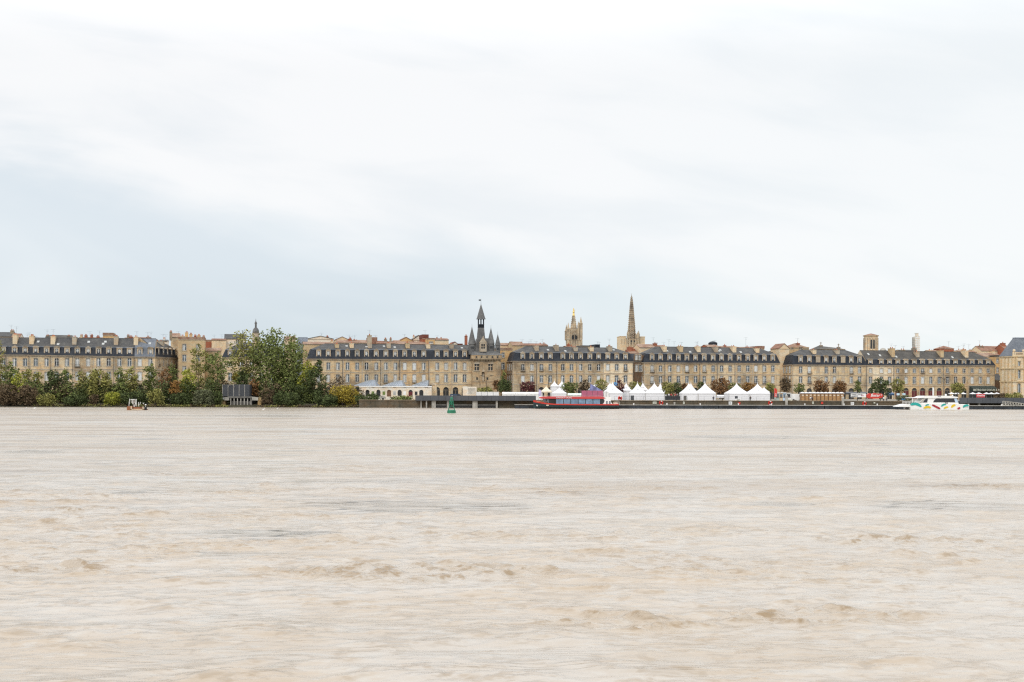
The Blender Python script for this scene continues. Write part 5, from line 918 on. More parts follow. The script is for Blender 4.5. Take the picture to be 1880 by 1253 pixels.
for lb_, a, b in (('red lifebuoy station on the wall below the first big tents', 1214, 740), ('red lifebuoy station on the wall at the end of the tents', 1414.3, 740.3), ('red lifebuoy station on the wall under the red banner', 1587.3, 741.2), ('red lifebuoy hanging behind the stern of the red boat', 1138.6, 731.5)): lifebuoy(lb_, a, b)
def wsign(label, px, py, w_, h_, mt, D=396.6, marks=True, cat='sign'):
    l = L(px, D, 0); t = thing('sign_board', label, cat, (l.loc[0], D, l.h(py)), 0, None); ww_ = w_ * l.k / 2; hh = h_ * l.k / 2; m = MB(); m.box(-ww_, ww_, 0, .06, -hh, hh); m.build('board', mt, t); m = MB()
    if marks: m.box(-ww_ * .7, ww_ * .7, -.02, -.001, -hh * .1, hh * .05); m.box(-ww_ * .7, ww_ * .4, -.02, -.001, -hh * .5, -hh * .35); m.box(-ww_ * .7, ww_ * .6, -.02, -.001, hh * .35, hh * .5); m.build('print', DGREY, t)
CW = plain('weathered_white', (.62, .62, .52), .6)
wsign('pale rectangular board on the wall left of a lifebuoy', 1202, 739.8, 7, 4, CW); wsign('small grey panel on the wall below the crowd terrace', 1238.4, 741.2, 3.2, 5, CONC, marks=False); wsign('small cream notice on the wall right of the grey panel', 1255.5, 740, 3, 4.4, CW)
wsign('square white notice on the wall under the large rusty tree', 1341, 740.4, 6.2, 5.6, WHITE); wsign('wide white notice board above the red wall sign', 1355.5, 734.3, 9.5, 4, WHITE, 397.2); wsign('small red sign on the wall below the wide white board', 1357.5, 740.8, 3.6, 4.4, RED, marks=False)
wsign('wide white board on the wall under the white van', 1449, 735.8, 10, 4.4, CW, 397.2); wsign('small yellowish notice on the wall below the brown cabins', 1492.6, 740, 3.2, 4.4, CW); wsign('small red sign on the wall under the brown cabins', 1509.5, 740.2, 4, 4.2, RED, marks=False); wsign('square white notice left of the lifebuoy under the red banner', 1565, 741.4, 6, 5.4, WHITE)
wsign('tiny pale plate on the wall right of the lifebuoy', 1605.5, 740, 3, 2, CW, marks=False); wsign('grey mooring cabinet on the quay edge beside the paired tents', 1257.8, 731.5, 5.6, 9.5, CONCD, 397.9, False, 'cabinet'); wsign('dark mooring cabinet on the quay edge right of the red boat', 1161, 731.5, 6.2, 10, DGREY, 397.9, False, 'cabinet'); wsign('small dark box on the railing left of the last tents', 1352, 730, 5.4, 5, DGREY, 397.9, False, 'cabinet')
for i, (px, top, bot) in enumerate(((1547.5, 730, 745), (1444, 727, 745))):
    l = L(px, 396.3, 0); t = thing('mooring_post', ('light steel mooring post right of the brown cabins', 'grey steel mooring post left of the wide wall board')[i], 'mooring post', l.loc); m = MB(); m.lathe([(.42, -1), (.42, l.h(top)), (.1, l.h(top - 1.5))], 0, 0, 12); m.build('pile', CONC, t)
# ------------------------------------------------------------------ tents
TG = 'white pointed tents on the quay'
def tent(label, px, hw, ypk, ye, D, mt=PVC, base=734.5, walls=True, group=TG):
    l = L(px, D); t = thing('pagoda_tent', label, 'tent', l.loc, R(random.Random(px).uniform(-4, 4)), group); H = l.h; w_ = hw * l.k; ze = H(ye); zp = H(ypk); m = MB(); pr = []
    for k in range(11):
        f = k / 10; pr.append((max(.05, w_ * math.sqrt(2) * (1 - f) ** 1.55), ze + (zp - ze) * f))
    m.lathe([(pr[0][0], ze - .35), (pr[0][0] + .02, ze)] + pr[1:], 0, w_, 4, 0, math.pi / 4); m.bar((0, w_, zp - .1), (0, w_, zp + .35), .04); m.build('canopy', mt, t)
    if walls:
        m = MB(); z1 = ze - .3; m.box(-w_ * .97, w_ * .97, .1, .14, 0, z1); m.box(-w_ * .97, -w_ * .97 + .04, .14, 2 * w_ - .1, 0, z1); m.box(w_ * .97 - .04, w_ * .97, .14, 2 * w_ - .1, 0, z1); m.build('side_wall', mt if mt is not PVC else PVC, t)
        m = MB(); m.lathe([(.32, 0), (.32, .02)], 0, 0, 12); e = m.build('emblem', plain('emblem_grey', (.5, .5, .52)) if 'emblem_grey' not in bpy.data.materials else bpy.data.materials['emblem_grey'], t, (0, w_ * .42, ze + (zp - ze) * .3)); e.rotation_euler = (math.atan2(zp - ze, w_) * .9, 0, 0)
    m = MB()
    for sx in (-1, 1):
        for y in (0, 2 * w_): m.bar((sx * w_ * .985, y, 0), (sx * w_ * .985, y, ze), .045, n=5)
    m.build('pole', CONC, t)
for a in [('white pointed tent right behind the red boat stern', 1125, 19, 701.5, 721.5, 406), ('white pointed tent fourth from the boat in the front line', 1171.3, 15, 702, 721.5, 407), ('white pointed tent left of the crowd terrace', 1202.5, 17.5, 702, 721.5, 405), ('left tent of the joined pair by the grey cabinet', 1266.3, 16, 702.3, 722, 405), ('right tent of the joined pair by the grey cabinet', 1298, 17, 702, 722, 405),
          ('white pointed tent under the orange flecked tree', 1357, 19, 703, 722.5, 405), ('last white pointed tent, at the right end of the tents', 1394.3, 20, 703.5, 722.5, 405.5), ('small white tent with a lilac tint before the red boat', 1026.5, 13.5, 711.2, 721.8, 404), ('white pointed tent top behind the boat, left one', 1018.3, 7, 698.8, 709, 440), ('white pointed tent top behind the boat, right one', 1031.3, 7, 698.8, 709, 438),
          ('white pointed tent behind the purple stage', 1093, 14, 701.5, 717, 430), ('white pointed tent peeking left behind the stern tent', 1121, 12, 702, 716, 432), ('white pointed tent behind the thin dark red tree', 1150, 10, 702, 717, 428), ('small white tent right behind the thin red tree', 1157.5, 8, 708, 717.5, 430),
          ('white tent peak hidden left of the terrace tent', 1181, 9, 701.5, 716, 432), ('white tent peak hidden right of the terrace tent', 1213.5, 11, 702, 721, 430), ('white tent peak behind the joined pair, left', 1270.5, 13, 701.8, 722, 430), ('white tent peak behind the joined pair, right', 1295, 13, 702.3, 720, 432), ('small white tent peak behind the last tent', 1404.5, 9, 710, 720, 430)]: tent(*a)
tent('cream open market tent left of the lilac tent', 1003.5, 10, 708, 719, 412, PVCB, walls=False)
def marquee(label, p0, p1, yt, D, mt=PVC, hoard=False, grp=None):
    l = L(p0, D); t = thing('marquee' if not hoard else 'hoarding', label, 'marquee' if not hoard else 'fence', l.loc, 0, grp); W = l.x(p1); h_ = l.h(yt)
    if hoard:
        n = max(2, round(W / 1.9))
        for k in range(n): m = MB(); m.box(W * k / n + .04, W * (k + 1) / n - .04, 0, .05, .4, h_); m.build('panel', mt, t); m = MB(); m.box(W * k / n - .04, W * k / n + .04, -.02, .08, 0, h_ + .1); m.build('post', DGREY, t)
    else:
        m = MB(); m.box(0, W, 0, 4, max(0, h_ - 1.0) if 'awning' in label else 0, h_ - .5); m.build('side_wall', mt, t); n = max(1, round(W / 5))
        for k in range(n): m = MB(); a, b = W * k / n, W * (k + 1) / n; m.face([(a - .1, -.15, h_ - .5), (b + .1, -.15, h_ - .5), (b, 2, h_), (a, 2, h_)]); m.face([(b + .1, 4.15, h_ - .5), (a - .1, 4.15, h_ - .5), (a, 2, h_), (b, 2, h_)]); m.face([(a - .1, 4.15, h_ - .5), (a - .1, -.15, h_ - .5), (a, 2, h_)]); m.face([(b + .1, -.15, h_ - .5), (b + .1, 4.15, h_ - .5), (b, 2, h_)]); m.build('canopy', mt, t)
HW_ = plain('hoarding_white', (.75, .74, .72), .6, var=.1)
marquee('white hoarding panels on the walkway below the gate tower', 874, 916, 719.8, 404, HW_, True); marquee('long low white marquee behind the wine red tree', 922, 996, 720.2, 412, HW_); marquee('low pale green white marquee left of the pink hoarding', 1043, 1070, 722.5, 410, plain('pale_green_fabric', (.66, .74, .68), .7)); marquee('low white awning behind the first rusty tree', 1318, 1337, 725.5, 412)
marquee('pink fabric hoarding in front of the purple stage', 1067.5, 1107.5, 717.6, 405, PINK, True); marquee('white hoarding with pale print between tents and pink hoarding', 1108, 1118, 719, 405.5, HW_, True)
l = L(1086, 416); t = thing('stage_canopy', 'purple and blue pointed stage canopy behind the pink hoarding', 'stage', l.loc); X, H = l.x, l.h; m = MB()
PUR = plain('purple_blue_fabric', (.17, .18, .34), .6, var=.5, scale=.8); a0 = (X(1084), 0, H(705)); b0 = (X(1107), -.5, H(718)); c0 = (X(1084), -.5, H(718)); d0 = (X(1107), 4, H(718)); e0 = (X(1084), 4, H(718)); m.face([c0, b0, a0]); m.face([b0, d0, a0]); m.face([d0, e0, a0]); m.face([e0, c0, a0]); m.face([c0, e0, d0, b0]); m.build('canopy', PUR, t); m = MB(); m.bar((X(1084), 0, 0), (X(1084), 0, H(704)), .07); m.bar((X(1106.5), 0, 0), (X(1106.5), 0, H(718)), .06); m.build('mast', PUR, t)
# lettering is turned into plain mesh
def tomesh(cu):
    o = bpy.data.objects.new('lettering', cu); C.objects.link(o); dg = bpy.context.evaluated_depsgraph_get(); dg.update(); me = bpy.data.meshes.new_from_object(o.evaluated_get(dg)); bpy.data.objects.remove(o, do_unlink=True); bpy.data.curves.remove(cu)
    return me
def flag(label, px, yt, yb, D, w_, mt, letters=None):
    l = L(px, D); t = thing('banner_flag', label, 'flag', l.loc); m = MB(); h0, h1 = l.h(yb), l.h(yt); m.prism([(0, h0), (w_, h0 + .1), (w_ * 1.05, h1 - .6), (w_ * .75, h1 - .15), (0, h1)], 0, .03); m.build('cloth', mt, t); m = MB(); m.bar((-.03, 0.01, 0), (-.03, .01, h1 + .1), .035); m.build('pole', CONC, t)
    if letters:
        cu = bpy.data.curves.new('lettering', 'FONT'); cu.body = letters; cu.size = w_ * .8; cu.extrude = .01; cu.materials.append(WHITE); o = put('lettering', tomesh(cu), t, (w_ * .9, -.02, h0 + .3)); o.rotation_euler = (math.pi / 2, -math.pi / 2, 0)
LIL = plain('lilac_fabric', (.55, .5, .72), .7)
flag('lilac banner flag at the end of the long white marquee', 989, 715.5, 728, 403, .85, LIL); flag('red feather flag with white marks left of the white van', 1421.5, 713, 730, 406, .85, RED, 'EST'); flag('white curved banner flag among the arcades', 1712, 711, 727, 470, .55, WHITE); flag('blue and white printed banner behind the stern tent', 1127, 702, 709, 440, 1.4, BLUE)
# text helper
def text(parent, body, x, y, z, size, mt, shear=0.0, name='lettering', align='LEFT', bold=0.0):
    cu = bpy.data.curves.new(name, 'FONT'); cu.body = body; cu.size = size; cu.extrude = .015; cu.shear = shear; cu.align_x = align; cu.offset = bold; cu.resolution_u = 2; cu.materials.append(mt); o = put(name, tomesh(cu), parent, (x, y, z)); o.rotation_euler = (math.pi / 2, 0, 0); return o
# ------------------------------------------------------------------ boats
def ring_hull(l, secs):                 # secs: (px, half breadth, keel z, chine z, deck py)
    out = []
    for px, b, zk, zc, yd in secs: x = l.x(px); zd = l.h(yd); out.append([(x, 2.8 - b, zd), (x, 2.8 - b * .95, zc), (x, 2.8 - b * .55, zk), (x, 2.8 + b * .55, zk), (x, 2.8 + b * .95, zc), (x, 2.8 + b, zd)])
    return out
def tour_boat():
    l = L(1058, 381, 0); t = thing('tour_boat', 'long low tour boat with a red roof, blue windows and a dark green hull', 'boat', l.loc); X, H = l.x, l.h
    GH = plain('dark_green_hull', (.025, .045, .05), .35, var=.2); m = MB(); S = [(979.5, .12, .3, 1.4, 738.6), (984, .9, .0, 1.0, 739.6), (992, 1.8, -.4, .8, 741), (1003, 2.5, -.5, .6, 742.6), (1018, 2.8, -.5, .5, 743.8), (1060, 2.8, -.5, .5, 744.2), (1120, 2.8, -.5, .5, 744.2), (1136.5, 2.6, -.3, .5, 744.2)]
    m.loft(ring_hull(l, S)); m.build('hull', GH, t)
    m = MB(); rr = []
    for px, b, zk, zc, yd in S: x = X(px); z = H(yd); b += .04; rr.append([(x, 2.8 - b, z - .02), (x, 2.8 - b, z + .34 + (.25 if px < 1000 else 0)), (x, 2.8 + b, z + .34 + (.25 if px < 1000 else 0)), (x, 2.8 + b, z - .02)])
    m.loft(rr); m.build('red_gunwale', RED, t)
    m = MB(); m.face([(X(985), 1.4, H(737.6)), (X(1000), .5, H(738.6)), (X(1009), .4, H(741)), (X(984), 2, H(739.4))]); m.box(X(986), X(1008), .55, .65, H(738.4), H(738)); m.build('bow_rail', CREAM, t)
    GB = plain('blue_tinted_glass', (.16, .25, .36), .1, spec=.6, var=.25, scale=.8)
    m = MB(); m.box(X(1019), X(1104), .35, 5.2, H(743.4), H(732.4)); m.box(X(1001), X(1019), .6, 5, H(741.5), H(732.4)); m.build('cabin', DOORD, t)
    for k in range(6): a = X(1020.8 + 13.6 * k); m = MB(); m.box(a + .1, a + 13.6 * l.k - .1, .28, .34, H(742.6), H(733)); m.build('window', GB, t)
    for a, b in ((996, 1002), (1003, 1008)): m = MB(); m.prism([(X(a) + .6, H(741)), (X(b), H(741)), (X(b), H(733)), (X(a), H(733))], .5, .56); m.build('windscreen', GLS, t)
    m = MB(); m.prism([(X(988.5), H(731.4)), (X(996), H(732.4)), (X(1108), H(732.6)), (X(1112), H(731)), (X(1107), H(728.6)), (X(998), H(728.4)), (X(990), H(730))], .05, 5.5); m.build('roof', plain('orange_red_paint', (.52, .07, .07), .4, var=.06), t)
    m = MB(); m.prism([(X(988), H(731.6)), (X(996), H(730.4)), (X(1004), H(728.2)), (X(992), H(728.6))], .3, 5.2); m.build('visor', WHITE, t)
    text(t, 'BORDEAUX CRUISES', X(1021), .0, H(731.6), .52, WHITE)
    m = MB(); pts = [(1104.5, 743.4), (1124.8, 743.4), (1124.8, 742.4), (1122, 738.6), (1121.4, 734), (1122.4, 731.3), (1123, 729.4), (1104, 728.4), (1107.5, 731.6), (1110.4, 736), (1108.4, 741)]; m.prism([l.at(*p) for p in pts], .2, 5.3); so_ = m.build('stern_house', WHITE, t)
    for a in (1113, 1118.4): m = MB(); m.box(X(a), X(a + 2.6), .1, .19, H(742.6), H(736.5)); m.build('window', GLS, so_)
    m = MB(); m.prism([l.at(*p) for p in [(1103.5, 743), (1107.6, 741.4), (1109.8, 736.5), (1107, 732.6), (1103.5, 732.6)]], .25, .3); m.build('side_glass', GLD, t)
    m = MB()
    for a in (1127, 1131, 1135, 1138): m.bar((X(a), .4, H(744)), (X(a), .4, H(738)), .04)
    m.bar((X(1127), .4, H(738)), (X(1138), .4, H(738)), .04); m.bar((X(1127), .4, H(741)), (X(1138), .4, H(741)), .03); m.box(X(1128), X(1135), 2, 3.6, H(744), H(739.5)); m.build('stern_rail', WHITEW, t)
    m = MB()
    for a in np.arange(992, 1106, 6.0): m.bar((X(float(a)), 1.0, H(728.6)), (X(float(a)), 1.0, H(726.6)), .025, n=4)
    m.bar((X(992), 1, H(726.6)), (X(1105), 1, H(726.6)), .025, n=4); m.build('roof_rail', CONC, t)
    m = MB(); m.prism([l.at(*p) for p in [(984.6, 744), (988, 744), (986.3, 747.4)]], 2.8 - 1.3, 2.8 - 1.2); m.build('bow_mark', WHITE, t); m = MB(); m.box(X(1003), X(1007.5), .2, .26, H(745.5), H(743.6)); m.build('name_plate', WHITEW, t)
tour_boat()
def catamaran():
    l = L(1715, 379, 0); t = thing('catamaran_ferry', 'white river shuttle catamaran with teal, yellow and red swoops on its hull', 'boat', l.loc); X, H = l.x, l.h; W_ = plain('gloss_white', (.82, .82, .8), .3, var=.03)
    for y0 in (0, 4.6):
        m = MB(); S = [(1676, 1.0, 746.5, 743), (1690, 1.1, 743, 741.5), (1750, 1.1, 742.6, 741.5), (1772, 1.0, 743, 742), (1781, .35, 743.4, 742.4)]; rr = []
        for px, b, yd, _ in S: x = X(px); rr.append([(x, y0 + 1.1 - b, H(yd)), (x, y0 + 1.1 - b * .9, -.35 if px < 1780 else .1), (x, y0 + 1.1 + b * .9, -.35 if px < 1780 else .1), (x, y0 + 1.1 + b, H(yd))])
        rr[0] = [(X(1672), p[1], p[2]) for p in rr[0]]; m.loft(rr); m.build('hull', W_, t)
    m = MB(); m.prism([l.at(1651, 747.4), l.at(1680, 748), l.at(1690, 744), l.at(1775, 744), l.at(1778, 742.4), l.at(1665, 742.6), l.at(1652, 746.2)], .5, 6.4); m.build('deck', W_, t)
    m = MB(); m.prism([l.at(*p) for p in [(1687.5, 742.4), (1761.5, 742.4), (1759, 736), (1752, 730.9), (1701, 730.9), (1694, 734)]], .45, 6.3); co = m.build('cabin', W_, t)
    DG = plain('smoked_glass', (.03, .03, .035), .12, spec=.5, var=.3)
    m = MB(); m.prism([l.at(*p) for p in [(1713.8, 739), (1754.5, 738.9), (1752.6, 732), (1720, 732.2), (1717, 734)]], .37, .44); m.build('window', DG, co); m = MB(); m.prism([l.at(*p) for p in [(1695, 739.4), (1703, 739.4), (1704.5, 732), (1700.5, 732)]], .37, .44); m.build('window', DG, co); m = MB(); m.prism([l.at(*p) for p in [(1688.5, 740.5), (1694, 740), (1699.5, 732), (1697, 732)]], .37, .44); m.build('window', CONC, co)
    m = MB(); m.prism([l.at(*p) for p in [(1755, 739.4), (1760.3, 739), (1757.6, 732), (1752.8, 731.4)]], .38, .45); m.build('windscreen', plain('pale_blue_glass', (.45, .58, .74), .15), co)
    m = MB(); m.prism([l.at(*p) for p in [(1675, 731.6), (1760, 731.2), (1758.6, 729), (1745, 727.2), (1698, 727.2), (1691, 730), (1675, 730.4)]], .2, 6.6); m.build('roof', W_, t)
    for a, y in ((1740.5, 723.6), (1753, 726)): m = MB(); m.lathe([(.28, H(727.4)), (.3, H(y + 1)), (.1, H(y))], X(a), 2, 8); m.build('radar_dome', W_, t)
    m = MB(); m.box(X(1722), X(1728), .15, .19, H(729.2), H(728.3)); m.build('vent', DGREY, t)
    m = MB()
    for a in np.arange(1658, 1689, 2.6): m.bar((X(float(a)), .6, H(742.4)), (X(float(a)), .6, H(737.6)), .045, n=4)
    for y in (737.6, 740): m.bar((X(1658), .6, H(y)), (X(1689), .6, H(y)), .05, n=4)
    m.build('stern_rail', W_, t); m = MB(); m.box(X(1676), X(1677), .5, .7, H(742.4), H(731)); m.build('roof_post', W_, t)
    text(t, 'B3', X(1736), .3, H(741.6), .85, DOORD)
    TEAL = plain('teal_paint', (.03, .36, .33), .4, var=.05); YEL = plain('yellow_paint', (.72, .5, .03), .4, var=.05)
    def blob(p, q, w_, mt, bend=0.0):
        m = MB(); A = Vector(l.at(*p)); Bv = Vector(l.at(*q)); d = (Bv - A); n = Vector((-d.y, d.x)).normalized(); r = w_ * l.k / 2; K = 8; c = []
        for i in range(K + 1): f = i / K; c.append(A + d * f + n * bend * math.sin(math.pi * f))
        top = [(c[i] + n * r * math.sqrt(max(.05, 1 - (2 * i / K - 1) ** 6))) for i in range(K + 1)]; bot = [(c[i] - n * r * math.sqrt(max(.05, 1 - (2 * i / K - 1) ** 6))) for i in range(K, -1, -1)]
        pts = [(p_.x, max(p_.y, .03)) for p_ in top + bot]; m.prism(pts, -.03, .02); return m.build('painted_swoop', mt, t)
    blob((1671, 743.2), (1692, 747), 5.2, TEAL, .5); blob((1699, 745.4), (1706, 743.4), 2.4, TEAL, .1); blob((1733, 750.4), (1741, 747.4), 3, YEL, .1); blob((1695.5, 749.8), (1709.5, 748.8), 4, YEL, .25); blob((1711, 743.5), (1726.5, 751), 3.6, REDD); blob((1728, 746.5), (1737, 742.8), 3.2, TEAL, .2); blob((1746.5, 748.4), (1754.5, 743.4), 4, YEL, .15); blob((1758, 751), (1763, 748.6), 3.2, REDD); blob((1768, 747.8), (1779, 745.2), 4, TEAL, .3)
catamaran()
# ------------------------------------------------------------------ buoy, mooring wreck, gangway, gulls
def buoy():
    l = L(829, 306, 0); t = thing('channel_buoy', 'green channel buoy with a tall lattice tower floating before the walkway', 'buoy', l.loc); X, H = l.x, l.h; GR = plain('buoy_green', (.03, .19, .11), .5, var=.2); m = MB(); r_ = X(837) ; m.lathe([(r_ * .9, -.4), (r_, -.1), (r_, .55), (r_ * .92, .72), (r_ * .5, .8)], 0, 0, 18); m.build('float', GR, t); m = MB(); c = 1.1; topz = H(734)
    for sx in (-1, 1):
        for sy in (-1, 1): m.bar((sx * .75, sy * .75, .75), (sx * .2, sy * .2, topz), .07, n=5)
    for k in range(4):
        f = k / 4 + .1; z = .75 + (topz - .75) * f; s_ = .75 - .55 * f
        for sx in (-1, 1): m.bar((-s_, sx * s_, z), (s_, sx * s_, z), .05, n=4); m.bar((sx * s_, -s_, z), (sx * s_, s_, z), .05, n=4)
    m.box(-.5, .5, -.08, .08, .8 + (topz - .8) * .45, topz - .25); m.box(-.08, .08, -.5, .5, .8 + (topz - .8) * .45, topz - .25); m.build('tower', GR, t)
    m = MB(); m.lathe([(.36, topz), (.36, topz + .1), (.3, topz + .5), (.05, topz + .62)], 0, 0, 10); m.bar((.12, 0, topz + .5), (.12, 0, H(727.6)), .05); m.build('lamp_mount', GR, t); m = MB(); m.lathe([(.02, H(727.8)), (.12, H(727.2)), (.02, H(726.6))], .12, 0, 8); m.build('lamp', WHITE, t)
buoy()
HWT = plain('weathered_pile_white', (.55, .55, .52), .7, var=.25)
def wreck():
    l = L(249.5, 341, 0); t = thing('mooring_wreck', 'rusty sunken mooring frame with white bent piles sticking out of the river', 'mooring frame', l.loc); X, H = l.x, l.h; RU = stone('rust', (.30, .13, .07), (.1, .06, .04), .8, False); s = 25.06; Q = lambda u, v: (X(220 + u / s), H(715 + v / s))
    m = MB(); a, b = Q(320, 960), Q(1110, 820); m.box(a[0], b[0], 0, 4, -.5, .25); m.box(a[0], Q(500, 0)[0], .2, 3.6, .25, Q(0, 790)[1]); m.box(Q(640, 0)[0], Q(920, 0)[0], .3, 3.6, .25, Q(0, 820)[1]); m.build('frame', RU, t)
    m = MB(); p = Q(505, 780); m.box(p[0], p[0] + .25, -.1, .2, -.4, p[1]); m.box(p[0], Q(1090, 0)[0], -.1, .15, Q(0, 945)[1], Q(0, 905)[1]); m.box(Q(1050, 0)[0], Q(1080, 0)[0], -.1, .2, -.3, Q(0, 790)[1]); m.build('fender', CREAM, t)
    for (u0, v0, u1, v1, r_) in ((375, 760, 385, 570, .13), (410, 640, 425, 440, .16), (490, 780, 490, 460, .17), (600, 640, 600, 470, .16), (425, 450, 620, 475, .13), (545, 650, 545, 480, .12), (620, 780, 710, 560, .16), (725, 750, 722, 450, .2), (845, 750, 845, 590, .15), (870, 690, 915, 590, .13), (975, 610, 1020, 670, .13), (1060, 590, 1060, 640, .12), (385, 570, 412, 545, .1)):
        m = MB(); p, q = Q(u0, v0), Q(u1, v1); yy = random.Random(u0).uniform(.3, 3); m.bar((p[0], yy, p[1] - .2), (q[0], yy, q[1]), r_ * .8, n=7); m.build('pile', HWT, t)
    m = MB(); p = Q(550, 520); m.box(Q(430, 0)[0], Q(600, 0)[0], 1.9, 2.0, Q(0, 640)[1], Q(0, 500)[1]); m.build('plate', CONC, t)
    m = MB(); p = Q(1140, 950); m.lathe([(.35, -.5), (.35, Q(0, 830)[1]), (.2, Q(0, 820)[1])], p[0], 1, 8); m.build('post', IRON, t); m = MB(); m.bar((p[0], 1, Q(0, 820)[1]), (p[0], 1, Q(0, 720)[1]), .05); m.lathe([(.05, Q(0, 740)[1]), (.28, Q(0, 720)[1]), (.05, Q(0, 690)[1])], p[0], 1, 8); m.build('light', WHITE, t)
wreck()
def gangway():
    l = L(1846, 389, 0); t = thing('gangway', 'white lattice gangway sloping down to the pontoon at the right edge', 'gangway', l.loc); X, H = l.x, l.h; m = MB(); a0, a1 = Vector((X(1845.5), 0, H(744.4))), Vector((X(1905), 0, H(752))); up = Vector((0, 0, H(737) - H(744.4)))
    for y in (0, 1.8):
        o = Vector((0, y, 0)); m.bar(a0 + o, a1 + o, .1); m.bar(a0 + up + o, a1 + up + o, .09); m.bar(a0 + o, a0 + up + o, .14)
        for k in range(12): p = a0.lerp(a1, k / 12) + o; q = a0.lerp(a1, (k + 1) / 12) + o; m.bar(p, p + up, .06, n=4); m.bar(p, q + up, .045, n=4)
    m.build('truss', CONC, t); m = MB(); m.face([a0 + Vector((0, .1, .05)), a1 + Vector((0, .1, .05)), a1 + Vector((0, 1.7, .05)), a0 + Vector((0, 1.7, .05))]); m.box(X(1841), X(1846), 0, 1.8, H(746), H(744)); m.build('deck', CONC, t)
gangway()
def gull(label, px, py):
    D = 5.6 * F / (py - HY + .0001 + (940 - px) * SR * 1.0); l = L(px, D, 0); t = thing('gull', label, 'gull', l.loc, R(random.Random(px).uniform(-60, 60)), 'gulls floating on the river'); m = MB()
    rr = []
    for x, r_, z in ((-.42, .04, .2), (-.3, .12, .16), (-.1, .17, .15), (.1, .17, .16), (.22, .11, .22), (.27, .075, .33), (.32, .085, .41), (.4, .07, .42), (.48, .02, .4)): rr.append([(x, r_ * math.cos(q), z + r_ * math.sin(q)) for q in [i * math.pi / 4 for i in range(8)]])
    m.loft(rr); m.build('body', WHITE, t, smooth=True); m = MB(); m.loft([[(x, .17 + r_ * .3 * math.cos(q), .2 + r_ * math.sin(q)) for q in [i * math.pi / 3 for i in range(6)]] for x, r_ in ((-.5, .02), (-.2, .1), (.12, .05))]); m.build('wing', CONC, t); m = MB(); m.bar((.46, 0, .41), (.58, 0, .38), .025, .008); m.build('beak', plain('beak', (.6, .4, .05)) if 'beak' not in bpy.data.materials else bpy.data.materials['beak'], t)
for a in (('gull floating left of the others near the left bank', 48.5, 751), ('gull floating just right of the leftmost gull', 64, 751), ('gull on the water below the sluice building', 484, 753.2), ('gull on the water right of the sluice building gull', 509.5, 752.2)): gull(*a)
# ------------------------------------------------------------------ lamps, vehicles, cabins, stalls
def lamp(label, px, yt, D, arms=2, s=1.0, mt=IRON):
    l = L(px, D); t = thing('street_lamp', label, 'street lamp', l.loc, 0, 'street lamps on the quay'); h_ = l.h(yt); m = MB(); m.bar((0, 0, 0), (0, 0, h_ - .3), .11, .06, 7); m.lathe([(.2, 0), (.16, .5)], 0, 0, 8); m.build('pole', mt, t)
    for k in range(arms):
        sg = -1 if k == 0 else 1; m = MB(); m.bar((0, 0, h_ - .9), (sg * 1.1 * s, 0, h_ - .1), .05, .04); m.build('arm', mt, t); m = MB(); m.prism([(sg * .9 * s, h_ - .16), (sg * 1.9 * s, h_ - .05), (sg * 1.9 * s, h_ + .04), (sg * .9 * s, h_ + .08)], -.14, .14); m.build('lamp_head', mt, t)
for a in (('tall double-armed street lamp in front of the gate tower', 893.5, 690, 440, 2, 1.3), ('tall grey mast between the boat and the stained house', 1057.8, 664, 425, 0), ('double-armed street lamp in front of the wide block', 1501.6, 694, 440), ('street lamp above the stern tent, two arms', 1137.5, 692, 430), ('double-armed lamp over the arcaded row', 1733.4, 693, 440), ('slim lamp in front of the houses right of the gate', 1007, 690, 445, 1), ('thin lamp above the rust trees with a dark box', 1488, 708, 430, 1, .6), ('thin lamp post before the ochre corner house', 938, 664, 470, 1, .5)): lamp(*a)
def van(label, px, D, w_, h_, mt, name='van', cat='van', rz=0.0, box=None, py=733.5):
    l = L(px, D); t = thing(name, label, cat, l.loc, rz); m = MB(); f = w_ * .28; m.prism([(-w_ / 2, .45), (w_ / 2, .45), (w_ / 2, 1.15), (w_ / 2 - .5, 1.35), (w_ / 2 - f, h_ * .97), (w_ / 2 - f - .3, h_), (-w_ / 2 + .1, h_), (-w_ / 2, h_ - .2)], 0, 1.95); m.build('body', mt, t)
    m = MB(); m.prism([(w_ / 2 - .62, 1.42), (w_ / 2 - f - .02, h_ * .93), (w_ / 2 - f - .9, h_ * .93), (w_ / 2 - f - .9, 1.42)], -.02, -.001); m.build('window', GLD, t)
    for a in (-w_ * .3, w_ * .3):
        m = MB(); m.lathe([(.34, 0), (.36, .04), (.36, .2), (.34, .24)], 0, 0, 14); o = m.build('wheel', IRON, t, (a, .1, .36)); o.rotation_euler = (math.pi / 2, 0, 0); m = MB(); m.lathe([(.18, .0), (.18, .02)], 0, 0, 10); q = m.build('rim', CONC, o, (0, 0, .0))
    return t
van('white van in front of the brown cabins', 1466, 409, 5.4, 2.4, WHITE); van('dark blue pickup van left of the pale container', 838.5, 425, 4.6, 2.1, plain('navy_paint', (.05, .075, .12), .3)); van('dark grey car left of the white van', 1453, 411, 4.4, 1.6, DGREY, 'parked_car', 'car')
van('maroon car on the quay behind the buoy', 812, 430, 4.3, 1.5, REDD, 'parked_car', 'car'); van('silver car at the head of the walkway', 787, 420, 4.0, 1.5, CONC, 'parked_car', 'car'); van('small grey car parked by the hall doors', 697, 428, 3.8, 1.4, CONC, 'parked_car', 'car'); van('light car parked between the fourth and fifth arch', 735.5, 428, 3.8, 1.4, WHITEW, 'parked_car', 'car')
